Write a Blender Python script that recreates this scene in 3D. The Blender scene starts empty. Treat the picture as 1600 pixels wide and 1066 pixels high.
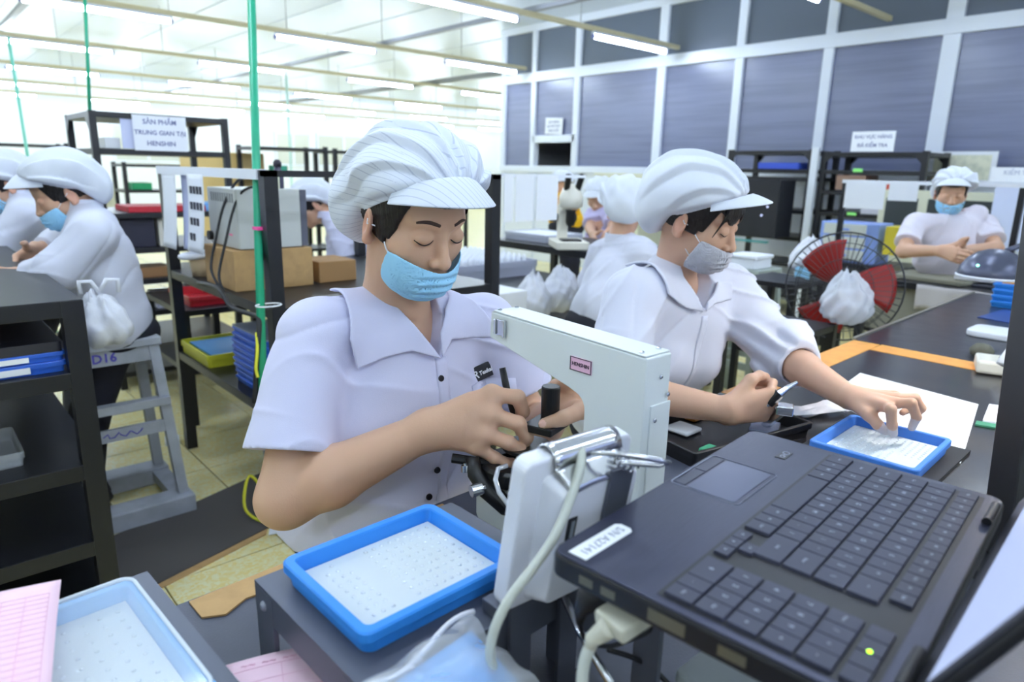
import bpy, math, random
import numpy as np
from mathutils import Vector, Matrix, Euler
random.seed(7)
SC = bpy.context.scene
COL = SC.collection
pi = math.pi

# ------------------------------------------------------------------ camera, world, exposure
def make_camera():
    a, p, r = math.radians(48), math.radians(14), math.radians(1.3)
    fw = Vector((math.cos(a)*math.cos(p), math.sin(a)*math.cos(p), -math.sin(p)))
    rt = Vector((math.sin(a), -math.cos(a), 0)); up = rt.cross(fw)
    rt2 = rt*math.cos(r) + up*math.sin(r); up2 = up*math.cos(r) - rt*math.sin(r)
    cd = bpy.data.cameras.new('camera'); co = bpy.data.objects.new('camera', cd); COL.objects.link(co)
    m = Matrix((rt2, up2, -fw)).transposed().to_4x4(); m.translation = (0, 0, 1.30)
    co.matrix_world = m
    cd.sensor_width = 36; cd.lens = 36*1067/1600; cd.clip_start = .02; cd.clip_end = 100
    cd.dof.use_dof = True; cd.dof.focus_distance = 1.08; cd.dof.aperture_fstop = 4.5; cd.dof.aperture_blades = 0
    SC.camera = co
make_camera()
W = bpy.data.worlds.new('world'); SC.world = W; W.use_nodes = True
W.node_tree.nodes['Background'].inputs[0].default_value = (.80, .88, 1, 1)
W.node_tree.nodes['Background'].inputs[1].default_value = .3
vs = SC.view_settings
vs.view_transform = 'Standard'; vs.look = 'None'; vs.gamma = 1; vs.use_curve_mapping = False
vs.exposure = 0.80
TUBE_STRENGTH = 38.0
SC.cycles.max_bounces = 8; SC.cycles.diffuse_bounces = 5; SC.cycles.glossy_bounces = 3
SC.cycles.transmission_bounces = 5; SC.cycles.transparent_max_bounces = 10
SC.cycles.sample_clamp_indirect = 6; SC.cycles.caustics_reflective = False; SC.cycles.caustics_refractive = False

# ------------------------------------------------------------------ materials
def srgb(c):
    return tuple((v/255/12.92 if v/255 <= .04045 else ((v/255+.055)/1.055)**2.4) for v in c)
_M = {}
def mat(name, col, rough=.5, metal=0, spec=.5, bump=0, bscale=60, var=0, vscale=8, emit=None, estr=0, coat=0,
        alpha=1, trans=0, col2=None, sss=0, attr=False, stretch=None, sheen=0):
    """procedural principled material; col in sRGB 0..255"""
    if name in _M: return _M[name]
    m = bpy.data.materials.new(name); m.use_nodes = True; _M[name] = m
    nt = m.node_tree; b = nt.nodes['Principled BSDF']
    c = srgb(col)
    b.inputs['Base Color'].default_value = (*c, 1)
    b.inputs['Roughness'].default_value = rough; b.inputs['Metallic'].default_value = metal
    b.inputs['Specular IOR Level'].default_value = spec
    b.inputs['Coat Weight'].default_value = coat; b.inputs['Coat Roughness'].default_value = .08
    b.inputs['Transmission Weight'].default_value = trans
    b.inputs['Alpha'].default_value = alpha
    b.inputs['Sheen Weight'].default_value = sheen
    if sss:
        b.inputs['Subsurface Weight'].default_value = sss
        b.inputs['Subsurface Radius'].default_value = (.012, .005, .003); b.inputs['Subsurface Scale'].default_value = 1.0
    if emit is not None:
        b.inputs['Emission Color'].default_value = (*srgb(emit), 1); b.inputs['Emission Strength'].default_value = estr
    tc = None
    if var or bump:
        tc = nt.nodes.new('ShaderNodeTexCoord'); src = tc.outputs['Object']
        if stretch:
            mp = nt.nodes.new('ShaderNodeMapping'); mp.inputs['Scale'].default_value = stretch
            nt.links.new(src, mp.inputs['Vector']); src = mp.outputs['Vector']
    if var:
        n = nt.nodes.new('ShaderNodeTexNoise'); n.inputs['Scale'].default_value = vscale; n.inputs['Detail'].default_value = 5
        nt.links.new(src, n.inputs['Vector'])
        mx = nt.nodes.new('ShaderNodeMix'); mx.data_type = 'RGBA'
        d = srgb(col2) if col2 else tuple(v*(1-var) for v in c)
        mx.inputs['A'].default_value = (*c, 1); mx.inputs['B'].default_value = (*d, 1)
        mr = nt.nodes.new('ShaderNodeMapRange'); mr.inputs['From Min'].default_value = .42; mr.inputs['From Max'].default_value = .66
        nt.links.new(n.outputs['Fac'], mr.inputs['Value']); nt.links.new(mr.outputs['Result'], mx.inputs['Factor'])
        nt.links.new(mx.outputs['Result'], b.inputs['Base Color'])
    if attr:
        at = nt.nodes.new('ShaderNodeAttribute'); at.attribute_name = 'Col'
        nt.links.new(at.outputs['Color'], b.inputs['Base Color'])
    if bump:
        n2 = nt.nodes.new('ShaderNodeTexNoise'); n2.inputs['Scale'].default_value = bscale; n2.inputs['Detail'].default_value = 4
        nt.links.new(src, n2.inputs['Vector'])
        bp = nt.nodes.new('ShaderNodeBump'); bp.inputs['Strength'].default_value = bump; bp.inputs['Distance'].default_value = .01
        nt.links.new(n2.outputs['Fac'], bp.inputs['Height']); nt.links.new(bp.outputs['Normal'], b.inputs['Normal'])
    return m

# ------------------------------------------------------------------ mesh builder
class MB:
    def __init__(s): s.v = []; s.f = []
    def add(s, vs, fs):
        o = len(s.v); s.v += [tuple(v) for v in vs]; s.f += [tuple(i+o for i in f) for f in fs]; return s
    def box(s, c, size, rot=None):
        x, y, z = (d/2 for d in size)
        vs = [Vector((i*x, j*y, k*z)) for i in (-1, 1) for j in (-1, 1) for k in (-1, 1)]
        if rot is not None:
            R = rot if isinstance(rot, Matrix) else Euler(rot).to_matrix()
            vs = [R @ v for v in vs]
        c = Vector(c)
        return s.add([v+c for v in vs], [(0,1,3,2),(4,6,7,5),(0,4,5,1),(2,3,7,6),(0,2,6,4),(1,5,7,3)])
    def bb(s, lo, hi):
        return s.box([(a+b)/2 for a, b in zip(lo, hi)], [abs(b-a) for a, b in zip(lo, hi)])
    def beam(s, p, q, w, h, up=(0,0,1)):
        p, q = Vector(p), Vector(q); d = (q-p); L = d.length; d.normalize(); u = Vector(up)
        if abs(d.dot(u)) > .98: u = Vector((0,1,0))
        r = d.cross(u).normalized(); u = r.cross(d)
        return s.box((p+q)/2, (L, w, h), Matrix((d, r, u)).transposed())
    def tube(s, pts, r, n=8, caps=True, closed=False):
        pts = [Vector(p) for p in pts]; m = len(pts)
        rs = r if isinstance(r, (list, tuple)) else [r]*m
        vs = []; prev = None
        for i, p in enumerate(pts):
            t = (pts[min(i+1, m-1)]-pts[max(i-1, 0)]) if not closed else (pts[(i+1) % m]-pts[i-1])
            t.normalize()
            if prev is None:
                a = Vector((0,0,1)) if abs(t.z) < .9 else Vector((1,0,0)); u = t.cross(a).normalized()
            else:
                u = (prev - t*prev.dot(t)).normalized()
            prev = u; w = t.cross(u)
            vs += [p+(u*math.cos(2*pi*k/n)+w*math.sin(2*pi*k/n))*rs[i] for k in range(n)]
        fs = []
        for i in range(m if closed else m-1):
            j = (i+1) % m
            fs += [(i*n+k, i*n+(k+1) % n, j*n+(k+1) % n, j*n+k) for k in range(n)]
        if caps and not closed:
            fs += [tuple(reversed(range(n))), tuple(range((m-1)*n, m*n))]
        return s.add(vs, fs)
    def cyl(s, p, q, r, r2=None, n=20): return s.tube([p, q], [r, r if r2 is None else r2], n)
    def lathe(s, prof, c=(0,0,0), n=24, rot=None):
        """prof: list of (r,z) from bottom to top"""
        vs = []; fs = []; m = len(prof)
        for r, z in prof: vs += [Vector((r*math.cos(2*pi*k/n), r*math.sin(2*pi*k/n), z)) for k in range(n)]
        if rot is not None:
            R = rot if isinstance(rot, Matrix) else Euler(rot).to_matrix(); vs = [R @ v for v in vs]
        vs = [v+Vector(c) for v in vs]
        for i in range(m-1): fs += [(i*n+k, i*n+(k+1) % n, (i+1)*n+(k+1) % n, (i+1)*n+k) for k in range(n)]
        if prof[0][0] > 1e-5: fs.append(tuple(reversed(range(n))))
        if prof[-1][0] > 1e-5: fs.append(tuple(range((m-1)*n, m*n)))
        return s.add(vs, fs)
    def prism(s, poly, z0, z1, M=None):
        n = len(poly); vs = [Vector((x, y, z0)) for x, y in poly]+[Vector((x, y, z1)) for x, y in poly]
        if M is not None: vs = [M @ v for v in vs]
        fs = [tuple(reversed(range(n))), tuple(range(n, 2*n))]+[(i, (i+1) % n, n+(i+1) % n, n+i) for i in range(n)]
        return s.add(vs, fs)
    def grid(s, fn, nu, nv, th=0):
        """fn(u,v)->point ; th>0 makes a closed slab by offsetting along normals"""
        P = [[Vector(fn(i/(nu-1), j/(nv-1))) for j in range(nv)] for i in range(nu)]
        vs = [p for row in P for p in row]
        fs = [(i*nv+j, (i+1)*nv+j, (i+1)*nv+j+1, i*nv+j+1) for i in range(nu-1) for j in range(nv-1)]
        if th:
            N = []
            for i in range(nu):
                for j in range(nv):
                    a = P[min(i+1, nu-1)][j]-P[max(i-1, 0)][j]; b = P[i][min(j+1, nv-1)]-P[i][max(j-1, 0)]
                    N.append(a.cross(b).normalized())
            o = len(vs); vs2 = [v-nn*th for v, nn in zip(vs, N)]
            fs += [tuple(reversed([k+o for k in f])) for f in list(fs)]
            e = [i*nv for i in range(nu)]+[(nu-1)*nv+j for j in range(1, nv)]+[i*nv+nv-1 for i in range(nu-2, -1, -1)]+[j for j in range(nv-2, 0, -1)]
            for k in range(len(e)):
                a, b = e[k], e[(k+1) % len(e)]; fs.append((b, a, a+o, b+o))
            vs = vs+vs2
        return s.add(vs, fs)
    def mesh(s, name, off=(0,0,0)):
        me = bpy.data.meshes.new(name); o = Vector(off)
        me.from_pydata([tuple(Vector(v)-o) for v in s.v], [], s.f); me.update(); return me

def setp(o, label=None, cat=None, group=None, kind=None):
    if label: o['label'] = label
    if cat: o['category'] = cat
    if group: o['group'] = group
    if kind: o['kind'] = kind
    return o
def finish(o, m, bev=0, smooth=False, seg=2):
    if m: o.data.materials.append(m)
    if smooth:
        o.data.polygons.foreach_set('use_smooth', [True]*len(o.data.polygons))
    if bev:
        b = o.modifiers.new('bevel', 'BEVEL'); b.width = bev; b.segments = seg; b.limit_method = 'ANGLE'; b.angle_limit = .7
        b.harden_normals = False
    return o
def thing(name, label, cat, loc=(0,0,0), rz=0, group=None):
    o = bpy.data.objects.new(name, None); COL.objects.link(o); o.location = loc; o.rotation_euler = (0,0,rz)
    o.empty_display_size = .02
    return setp(o, label, cat, group)
def part(name, mb, m, par, bev=0, smooth=False, world=False, label=None, kind=None, seg=2):
    """a part; world=True: mb is in world coordinates and the parent chain has no rotation"""
    off = Vector((0,0,0))
    if world:
        q = par
        while q is not None: off += q.location; q = q.parent
    o = bpy.data.objects.new(name, mb if isinstance(mb, bpy.types.Mesh) else mb.mesh(name, off)); COL.objects.link(o)
    o.parent = par
    finish(o, m, bev, smooth, seg)
    return setp(o, label, None, None, kind)
def single(name, mb, m, label, cat, group=None, bev=0, smooth=False, loc=None, rz=0, kind=None, seg=2):
    """a thing that is one mesh: mb in world coordinates when loc is None (origin set to its base centre)"""
    if loc is None:
        a = np.array([tuple(v) for v in mb.v]); lo, hi = a.min(0), a.max(0)
        loc = ((lo[0]+hi[0])/2, (lo[1]+hi[1])/2, lo[2]); me = mb.mesh(name, loc)
    else: me = mb.mesh(name)
    o = bpy.data.objects.new(name, me); COL.objects.link(o); o.location = loc; o.rotation_euler = (0,0,rz)
    finish(o, m, bev, smooth, seg)
    return setp(o, label, cat, group, kind)
def struct(name, mb, m, par=None, bev=0, smooth=False):
    o = bpy.data.objects.new(name, mb.mesh(name)); COL.objects.link(o); o.parent = par
    finish(o, m, bev, smooth)
    if par is None: o['kind'] = 'structure'
    return o
def dup(root, loc, rz=None, label=None, group=None):
    r = root.copy(); COL.objects.link(r); r.location = loc
    if rz is not None: r.rotation_euler = (0,0,rz)
    if label: r['label'] = label
    if group: r['group'] = group
    for ch in list(root.children):
        c = ch.copy(); COL.objects.link(c); c.parent = r
        for g in list(ch.children):
            d = g.copy(); COL.objects.link(d); d.parent = c
    return r
def sheet(lo, hi, t=.002): return MB().bb(lo, hi)
def text(name, body, size, m, par, loc, rot, ext=.0004, align='CENTER', bold=0):
    cu = bpy.data.curves.new(name, 'FONT'); cu.body = body; cu.size = size; cu.extrude = ext; cu.align_x = align; cu.align_y = 'CENTER'
    cu.offset = bold; cu.resolution_u = 2
    ob = bpy.data.objects.new(name, cu); COL.objects.link(ob)
    dg = bpy.context.evaluated_depsgraph_get(); me = bpy.data.meshes.new_from_object(ob.evaluated_get(dg))
    bpy.data.objects.remove(ob)
    o = bpy.data.objects.new(name, me); COL.objects.link(o); o.parent = par; o.location = loc
    if isinstance(rot, Matrix): o.rotation_euler = rot.to_euler()
    else: o.rotation_euler = rot
    me.materials.clear(); me.materials.append(m)
    return o

# ------------------------------------------------------------------ signed-distance modelling (for people and soft things)
F4 = np.float32
def V(*a): return np.array(a if len(a) > 1 else a[0], dtype=float)
def nrm(v): v = V(v); return v/np.linalg.norm(v)
def smin(a, b, k):
    if k <= 0: return np.minimum(a, b)
    h = np.clip(.5+.5*(b-a)/k, 0, 1); return b+(a-b)*h-k*h*(1-h)
def smax(a, b, k): return -smin(-a, -b, k)
def cone(a, b, r1, r2=None, k=.01, op='+'): return ('c', V(a), V(b), r1, r1 if r2 is None else r2, k, op)
def ball(a, r, k=.01, op='+'): return ('c', V(a), V(a), r, r, k, op)
def ell(c, rad, k=.01, op='+', R=None): return ('e', V(c), V(rad), np.eye(3) if R is None else R, 0, k, op)
def fld(fn, k=.005, op='+'): return ('f', fn, None, None, None, k, op)
def chain(pts, rs, k=.01):
    return [cone(pts[i], pts[i+1], rs[i], rs[i+1], k if i == 0 else .004) for i in range(len(pts)-1)]
def ev1(p, P):
    if p[0] == 'c':
        a, b, r1, r2 = p[1:5]; ab = b-a; L = float(ab @ ab); q = P-a.astype(F4)
        if L < 1e-12: return np.sqrt((q*q).sum(1))-F4(r1)
        t = np.clip((q @ ab.astype(F4))/F4(L), 0, 1); q = q-t[:, None]*ab.astype(F4)
        return np.sqrt((q*q).sum(1))-(F4(r1)+F4(r2-r1)*t)
    if p[0] == 'e':
        q = ((P-p[1].astype(F4)) @ p[3].astype(F4)); r = p[2].astype(F4)
        u = q/r; k0 = np.sqrt((u*u).sum(1)); w = q/(r*r); k1 = np.sqrt((w*w).sum(1))+F4(1e-9)
        return k0*(k0-1)/k1
    return p[1](P)
def bound(p):
    if p[0] == 'c': return (p[1]+p[2])/2, np.linalg.norm(p[1]-p[2])/2+max(p[3], p[4])
    if p[0] == 'e': return p[1], float(p[2].max())
    return None
def sdf(prims, P, cull=True):
    P = P.astype(F4); cull = cull and len(P) > 8; d = np.full(len(P), 1e3, F4)
    c0 = P.mean(0); rad = float(np.sqrt(((P-c0)**2).sum(1).max())) if cull else 0
    for p in prims:
        k = p[5]
        if cull and rad < .2:
            bd = bound(p)
            if bd is not None:
                lim = .05+k
                if np.linalg.norm(bd[0]-c0)-bd[1]-rad > lim: continue
        dd = ev1(p, P)
        if p[6] == '+': d = smin(d, dd, k)
        elif p[6] == '-': d = smax(d, -dd, k)
        else: d = smax(d, dd, k)
    return d
def sdf_mesh(f, lo, hi, h, slack=1.35):
    """narrow-band surface nets; f maps (N,3) float32 points to distances"""
    lo = V(lo); N = 8; nb = np.ceil((V(hi)-lo)/(h*N)).astype(int)+1
    g = np.stack(np.meshgrid(*[np.arange(n) for n in nb], indexing='ij'), -1).reshape(-1, 3)
    cen = (lo+(g+.5)*N*h).astype(F4)
    dc = np.concatenate([f(c) for c in np.array_split(cen, max(1, len(cen)//60000))])
    g = g[np.abs(dc) < h*N*.87*slack]
    key = g[:, 0]//4*1000000+g[:, 1]//4*1000+g[:, 2]//4; o = np.argsort(key, kind='stable'); g = g[o]; key = key[o]
    loc = np.stack(np.meshgrid(*[np.arange(N+1)]*3, indexing='ij'), -1).reshape(-1, 3)
    Vb = np.empty((len(g), (N+1)**3), F4)
    cuts = np.flatnonzero(np.diff(key))+1
    for idx in np.split(np.arange(len(g)), cuts):
        if len(idx) == 0: continue
        P = (lo+(g[idx][:, None, :]*N+loc[None])*h).reshape(-1, 3).astype(F4)
        Vb[idx] = f(P).reshape(len(idx), -1)
    Vb = Vb.reshape(-1, N+1, N+1, N+1); S = Vb < 0
    cs = sum(S[:, i:N+i, j:N+j, k:N+k].astype(np.int8) for i in (0,1) for j in (0,1) for k in (0,1))
    act = np.argwhere((cs > 0) & (cs < 8))
    b, ci = act[:, 0], act[:, 1:]
    acc = np.zeros((len(act), 3)); cnt = np.zeros(len(act))
    cor = [(i,j,k) for i in (0,1) for j in (0,1) for k in (0,1)]
    val = {c: Vb[b, ci[:,0]+c[0], ci[:,1]+c[1], ci[:,2]+c[2]] for c in cor}
    for c in cor:
        for ax in range(3):
            if c[ax]: continue
            e = list(c); e[ax] = 1; e = tuple(e); a, q = val[c], val[e]; m = (a < 0) != (q < 0)
            t = np.where(m, a/np.where(m, a-q, 1), 0); pos = np.zeros((len(act), 3)); pos += c; pos[:, ax] += t
            acc[m] += pos[m]; cnt += m
    gc = g[b]*N+ci
    verts = lo+(gc+acc/cnt[:, None])*h
    big = 1 << 20
    gid = (gc[:,0]*big+gc[:,1])*big+gc[:,2]
    o = np.argsort(gid); gs = gid[o]
    quads = []
    for ax in range(3):
        u, w = [(1,2),(2,0),(0,1)][ax]
        sl0 = [slice(0,N)]*3; sl1 = [slice(0,N)]*3; sl1[ax] = slice(1,N+1)
        A = S[(slice(None), *sl0)]; B = S[(slice(None), *sl1)]
        E = np.argwhere(A != B)
        if not len(E): continue
        inside = A[E[:,0], E[:,1], E[:,2], E[:,3]]
        G = g[E[:,0]]*N+E[:,1:]
        ids = []
        for du, dw in ((-1,-1),(0,-1),(0,0),(-1,0)):
            H = G.copy(); H[:, u] += du; H[:, w] += dw
            i = (H[:,0]*big+H[:,1])*big+H[:,2]; pos = np.clip(np.searchsorted(gs, i), 0, len(gs)-1)
            ids.append(np.where(gs[pos] == i, o[pos], -1))
        Q = np.stack(ids, 1); Q[~inside] = Q[~inside][:, ::-1]
        quads.append(Q[(Q >= 0).all(1)])
    Q = np.concatenate(quads)
    return verts, Q
def np_mesh(name, verts, Q, off=(0,0,0), col=None):
    me = bpy.data.meshes.new(name); verts = verts-V(off)
    me.vertices.add(len(verts)); me.vertices.foreach_set('co', verts.astype(F4).ravel())
    n = Q.shape[1]; me.loops.add(Q.size); me.loops.foreach_set('vertex_index', Q.astype(np.int32).ravel())
    me.polygons.add(len(Q)); me.polygons.foreach_set('loop_start', np.arange(0, Q.size, n, dtype=np.int32))
    me.polygons.foreach_set('use_smooth', np.ones(len(Q), bool))
    if col is not None:
        at = me.attributes.new('Col', 'FLOAT_COLOR', 'POINT')
        at.data.foreach_set('color', np.concatenate([col, np.ones((len(col), 1))], 1).astype(F4).ravel())
    me.update(); me.validate(); return me
def soft(name, prims, m, par, h, lo=None, hi=None, colfn=None, pad=.02, slack=1.35, smooth_it=0):
    """SDF part in world coordinates under an unrotated parent chain"""
    f = prims if callable(prims) else (lambda P: sdf(prims, P))
    if lo is None:
        bs = [bound(p) for p in prims if bound(p) is not None and p[6] == '+']
        lo = np.min([c-r for c, r in bs], 0)-pad; hi = np.max([c+r for c, r in bs], 0)+pad
    v, q = sdf_mesh(f, lo, hi, h, slack)
    if smooth_it:
        e = np.concatenate([q[:, [0,1]], q[:, [1,2]], q[:, [2,3]], q[:, [3,0]]]); e = np.concatenate([e, e[:, ::-1]])
        cn = np.bincount(e[:,0], minlength=len(v))[:, None]
        for _ in range(smooth_it):
            s = np.stack([np.bincount(e[:,0], weights=v[e[:,1], k], minlength=len(v)) for k in range(3)], 1)
            v = v*.4+.6*s/np.maximum(cn, 1)
    off = Vector((0,0,0)); p = par
    while p is not None: off += p.location; p = p.parent
    me = np_mesh(name, v, q, off, colfn(v) if colfn else None)
    o = bpy.data.objects.new(name, me); COL.objects.link(o); o.parent = par
    if m: me.materials.append(m)
    return o
def poly2(P2, poly):
    """signed distance to a 2-D polygon"""
    poly = np.asarray(poly, float); n = len(poly); d = np.full(len(P2), 1e9); s = np.ones(len(P2))
    for i in range(n):
        a, b = poly[i], poly[i-1]; e = b-a; w = P2-a
        q = w-np.outer(np.clip((w @ e)/(e @ e), 0, 1), e); d = np.minimum(d, (q*q).sum(1))
        c1 = P2[:,1] >= a[1]; c2 = P2[:,1] < b[1]; c3 = e[0]*w[:,1] > e[1]*w[:,0]
        al = (c1 & c2 & c3) | (~c1 & ~c2 & ~c3); s[al] *= -1
    return (s*np.sqrt(d)).astype(F4)
def trace(f, o, d, n=60, tmax=3):
    """first hit of a ray on an SDF"""
    o, d = V(o), nrm(d); t = 0.
    for _ in range(n):
        r = float(f((o+d*t)[None].astype(F4))[0])
        if abs(r) < 2e-4: break
        t += r*.8
        if t > tmax: return None
    return o+d*t
def gradn(f, p, e=.002):
    p = V(p); return nrm([float(f((p+a)[None].astype(F4))[0]-f((p-a)[None].astype(F4))[0]) for a in np.eye(3)*e])

# ------------------------------------------------------------------ setting
def tile_floor():
    m = bpy.data.materials.new('terrazzo'); m.use_nodes = True; nt = m.node_tree; b = nt.nodes['Principled BSDF']; b.inputs['Roughness'].default_value = .32
    tc = nt.nodes.new('ShaderNodeTexCoord')
    vo = nt.nodes.new('ShaderNodeTexVoronoi'); vo.inputs['Scale'].default_value = 90; nt.links.new(tc.outputs['Object'], vo.inputs['Vector'])
    cr = nt.nodes.new('ShaderNodeValToRGB'); e = cr.color_ramp.elements
    e[0].position = .2; e[0].color = (*srgb((252,232,150)), 1); e[1].position = .8; e[1].color = (*srgb((255,248,200)), 1)
    sp = nt.nodes.new('ShaderNodeSeparateColor'); nt.links.new(vo.outputs['Color'], sp.inputs[0]); nt.links.new(sp.outputs[0], cr.inputs[0])
    no = nt.nodes.new('ShaderNodeTexNoise'); no.inputs['Scale'].default_value = 2.2; nt.links.new(tc.outputs['Object'], no.inputs['Vector'])
    mx = nt.nodes.new('ShaderNodeMix'); mx.data_type = 'RGBA'; mx.blend_type = 'MULTIPLY'; mx.inputs['Factor'].default_value = .15
    nt.links.new(cr.outputs[0], mx.inputs['A']); nt.links.new(no.outputs['Fac'], mx.inputs['B']); nt.links.new(mx.outputs['Result'], b.inputs['Base Color'])
    return m
TERR = tile_floor()
GROUT = mat('grout', (120,108,78), rough=.9)
WHITE = mat('wall_white', (238,242,248), rough=.7)
CEIL = mat('ceiling_sheet', (204,213,225), rough=.38, spec=.5)
ALU = mat('partition_white', (232,238,250), rough=.4)
PANE = mat('pane_tinted', (112,119,152), rough=.3, spec=.9, bump=.02, bscale=3, var=.22, vscale=3, stretch=(1,.3,6))
PANE2 = mat('pane_upper', (96,106,122), rough=.35, spec=.6)
BLACKM = mat('black_metal', (23,24,30), rough=.38, spec=.5)
CREAMW = mat('cream_window', (214,214,190), rough=.4)
XP = 7.12
fl = MB().bb((-6,-6,-.1), (7.9,20.2,-.008)); fl2 = MB().bb((7.9,-6,-.1), (26,20.2,-.008)); fl.add(fl2.v, fl2.f)
floor = struct('floor', fl, GROUT)
# individual tiles where the floor shows, nearest ones
tile_me = MB().bb((.003,.003,-.008), (.397,.397,0)).mesh('floor_tile'); tile_me.materials.append(TERR)
near = []
for i in range(-2, 18):
    for j in range(1, 18): near.append((i, j))
near.sort(key=lambda q: (q[0]*.4-.7)**2+(q[1]*.4-1.5)**2)
near_set = near[:290]
for i, j in near_set:
    o = bpy.data.objects.new('floor_tile', tile_me); COL.objects.link(o); o.parent = floor; o.location = (i*.4+.07, j*.4+.15, 0)
rest = MB(); ns = set(near_set)
for i in range(-16, 20):
    for j in range(-16, 50):
        if (i, j) not in ns and (i < 18 or j > 19):
            x, y = i*.4+.07, j*.4+.15
            rest.add([(x+.003,y+.003,0), (x+.397,y+.003,0), (x+.397,y+.397,0), (x+.003,y+.397,0)], [(0,1,2,3)])
for i in range(20, 64):
    for j in range(-16, 50):
        x, y = i*.4+.07, j*.4+.15
        rest.add([(x+.003,y+.003,0), (x+.397,y+.003,0), (x+.397,y+.397,0), (x+.003,y+.397,0)], [(0,1,2,3)])
part('floor_tiles_far', rest, TERR, floor, kind='stuff')
ce = MB().bb((-6,-6,3.3), (26,20.2,3.4)); ceiling = struct('ceiling', ce, CEIL)
rib = MB().bb((-.012,-13,-.012), (.012,13,.0)).mesh('ceiling_rib'); rib.materials.append(CEIL)
for k in range(14):
    o = bpy.data.objects.new('ceiling_rib', rib); COL.objects.link(o); o.parent = ceiling; o.location = (-5.5+k*1.0, 7, 3.302)
struct('wall_far', MB().bb((-6,20,0), (26,20.2,3.3)), WHITE)
struct('wall_left', MB().bb((-6.1,-6,0), (-6,20,3.3)), WHITE)
struct('wall_near', MB().bb((-6,-6.1,0), (26,-6,3.3)), WHITE)
struct('wall_east', MB().bb((26,-6,0), (26.1,20,3.3)), WHITE)
# glazed partition on the right
part_root = thing('wall_right', None, None, (0,0,0)); part_root['kind'] = 'structure'
mulls = [8.19, 7.53, 6.69, 5.32, 4.29, 3.32, 2.25, 1.1, 0., -1.2, -2.4, -3.6, -4.8, -6]
wd = [.09,.09,.10,.12,.10,.10,.14,.1,.1,.1,.1,.1,.1,.1]
for y, w in zip(mulls, wd):
    part('mullion', MB().bb((XP-.04,y-w/2,1.3), (XP+.06,y+w/2,3.3)), ALU, part_root, world=True, bev=.006)
    part('post', MB().bb((XP-.03,y-w/2,0), (XP+.05,y+w/2,1.27)), ALU, part_root, world=True)
for z, h, nm in ((2.60,.13,'transom'), (1.335,.09,'sill_rail'), (3.255,.09,'head_rail')):
    part(nm, MB().bb((XP-.05,-6,z-h/2), (XP+.07,8.24,z+h/2)), ALU, part_root, world=True, bev=.006)
for a, b in zip(mulls[:-1], mulls[1:]):
    if a == 7.53:                       # sash raised over an open hatch
        part('pane', MB().bb((XP,b,1.80), (XP+.012,a,2.58)), PANE, part_root, world=True)
        part('hatch_rail', MB().bb((XP-.04,b,1.70), (XP+.05,a,1.80)), ALU, part_root, world=True, bev=.005)
    else:
        part('pane', MB().bb((XP,b,1.37), (XP+.012,a,2.58)), PANE, part_root, world=True)
    part('upper_pane', MB().bb((XP,b,2.62), (XP+.012,a,3.25)), PANE2, part_root, world=True)
    part('lower_panel', MB().bb((XP,b,0), (XP+.02,a,1.31)), ALU, part_root, world=True)
struct('wall_partition_room', MB().bb((9.6,-6,0), (9.7,8.2,3.3)), mat('dim_grey', (60,64,76), rough=.8))
struct('wall_partition_end', MB().bb((7.2,8.2,0), (9.7,8.26,3.3)), WHITE)
# bright windows in the far wall
WG = mat('window_daylight', (236,240,228), rough=.3, emit=(240,244,232), estr=.55)
for n, (x0, x1) in enumerate([(4.4,5.9), (8.6,9.6), (9.9,11.6), (12,13.6), (14.,15.6), (17.4,19), (19.3,21)]):
    w = MB().bb((x0,19.97,1.35), (x1,19.99,2.2)); w = struct('window_%d' % (n+1), w, mat('window_grey', (206,208,196), rough=.3))
    fr = MB()
    for a, b in (((x0-.06,19.93,1.29),(x1+.06,19.99,1.35)), ((x0-.06,19.93,2.2),(x1+.06,19.99,2.27)), ((x0-.06,19.93,1.35),(x0,19.99,2.2)), ((x1,19.93,1.35),(x1+.06,19.99,2.2)), (((x0+x1)/2-.03,19.93,1.35),((x0+x1)/2+.03,19.99,2.2))): fr.bb(a, b)
    part('window_frame', fr, ALU, w)
# ------------------------------------------------------------------ tube lights on hanging rails
TUBE = mat('tube_lit', (250,252,255), rough=.4, emit=(220,235,255), estr=TUBE_STRENGTH)
RAIL = mat('rail_beige', (206,196,160), rough=.5)
GREYS = mat('grey_steel', (150,154,164), rough=.45, metal=.3)
ZR = 2.65
tube_me = MB().cyl((-.60,0,0), (.60,0,0), .021, n=10).mesh('tube'); tube_me.materials.append(TUBE)
end_mb = MB().cyl((-.625,0,0), (-.6,0,0), .022, n=10)
end_me = end_mb.mesh('tube_cap'); end_me.materials.append(mat('cap_blue_grey', (120,130,190), rough=.5))
base_me = MB().bb((-.62,-.02,.024), (.62,.02,.05)).mesh('batten'); base_me.materials.append(ALU)
rows = [(-3.2,0.2), (-1.0,.5), (1.02,.75), (2.78,.75), (5.08,-.35), (7.68,-.3), (10.42,-.22), (13.3,.2), (16.2,.2), (18.8,.1)]  # last row is an added one, put in to brighten the far wall
CNT = ['first','second','third','fourth','fifth','sixth','seventh','eighth','ninth','tenth','eleventh','twelfth','thirteenth','fourteenth','fifteenth']
hang = MB().cyl((0,0,0), (0,0,.65), .004, n=6).mesh('hanger'); hang.materials.append(GREYS)
ordn = ['ninth','eighth','nearest','right-hand short','second','third','fourth','fifth','sixth','added farthest']
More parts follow.
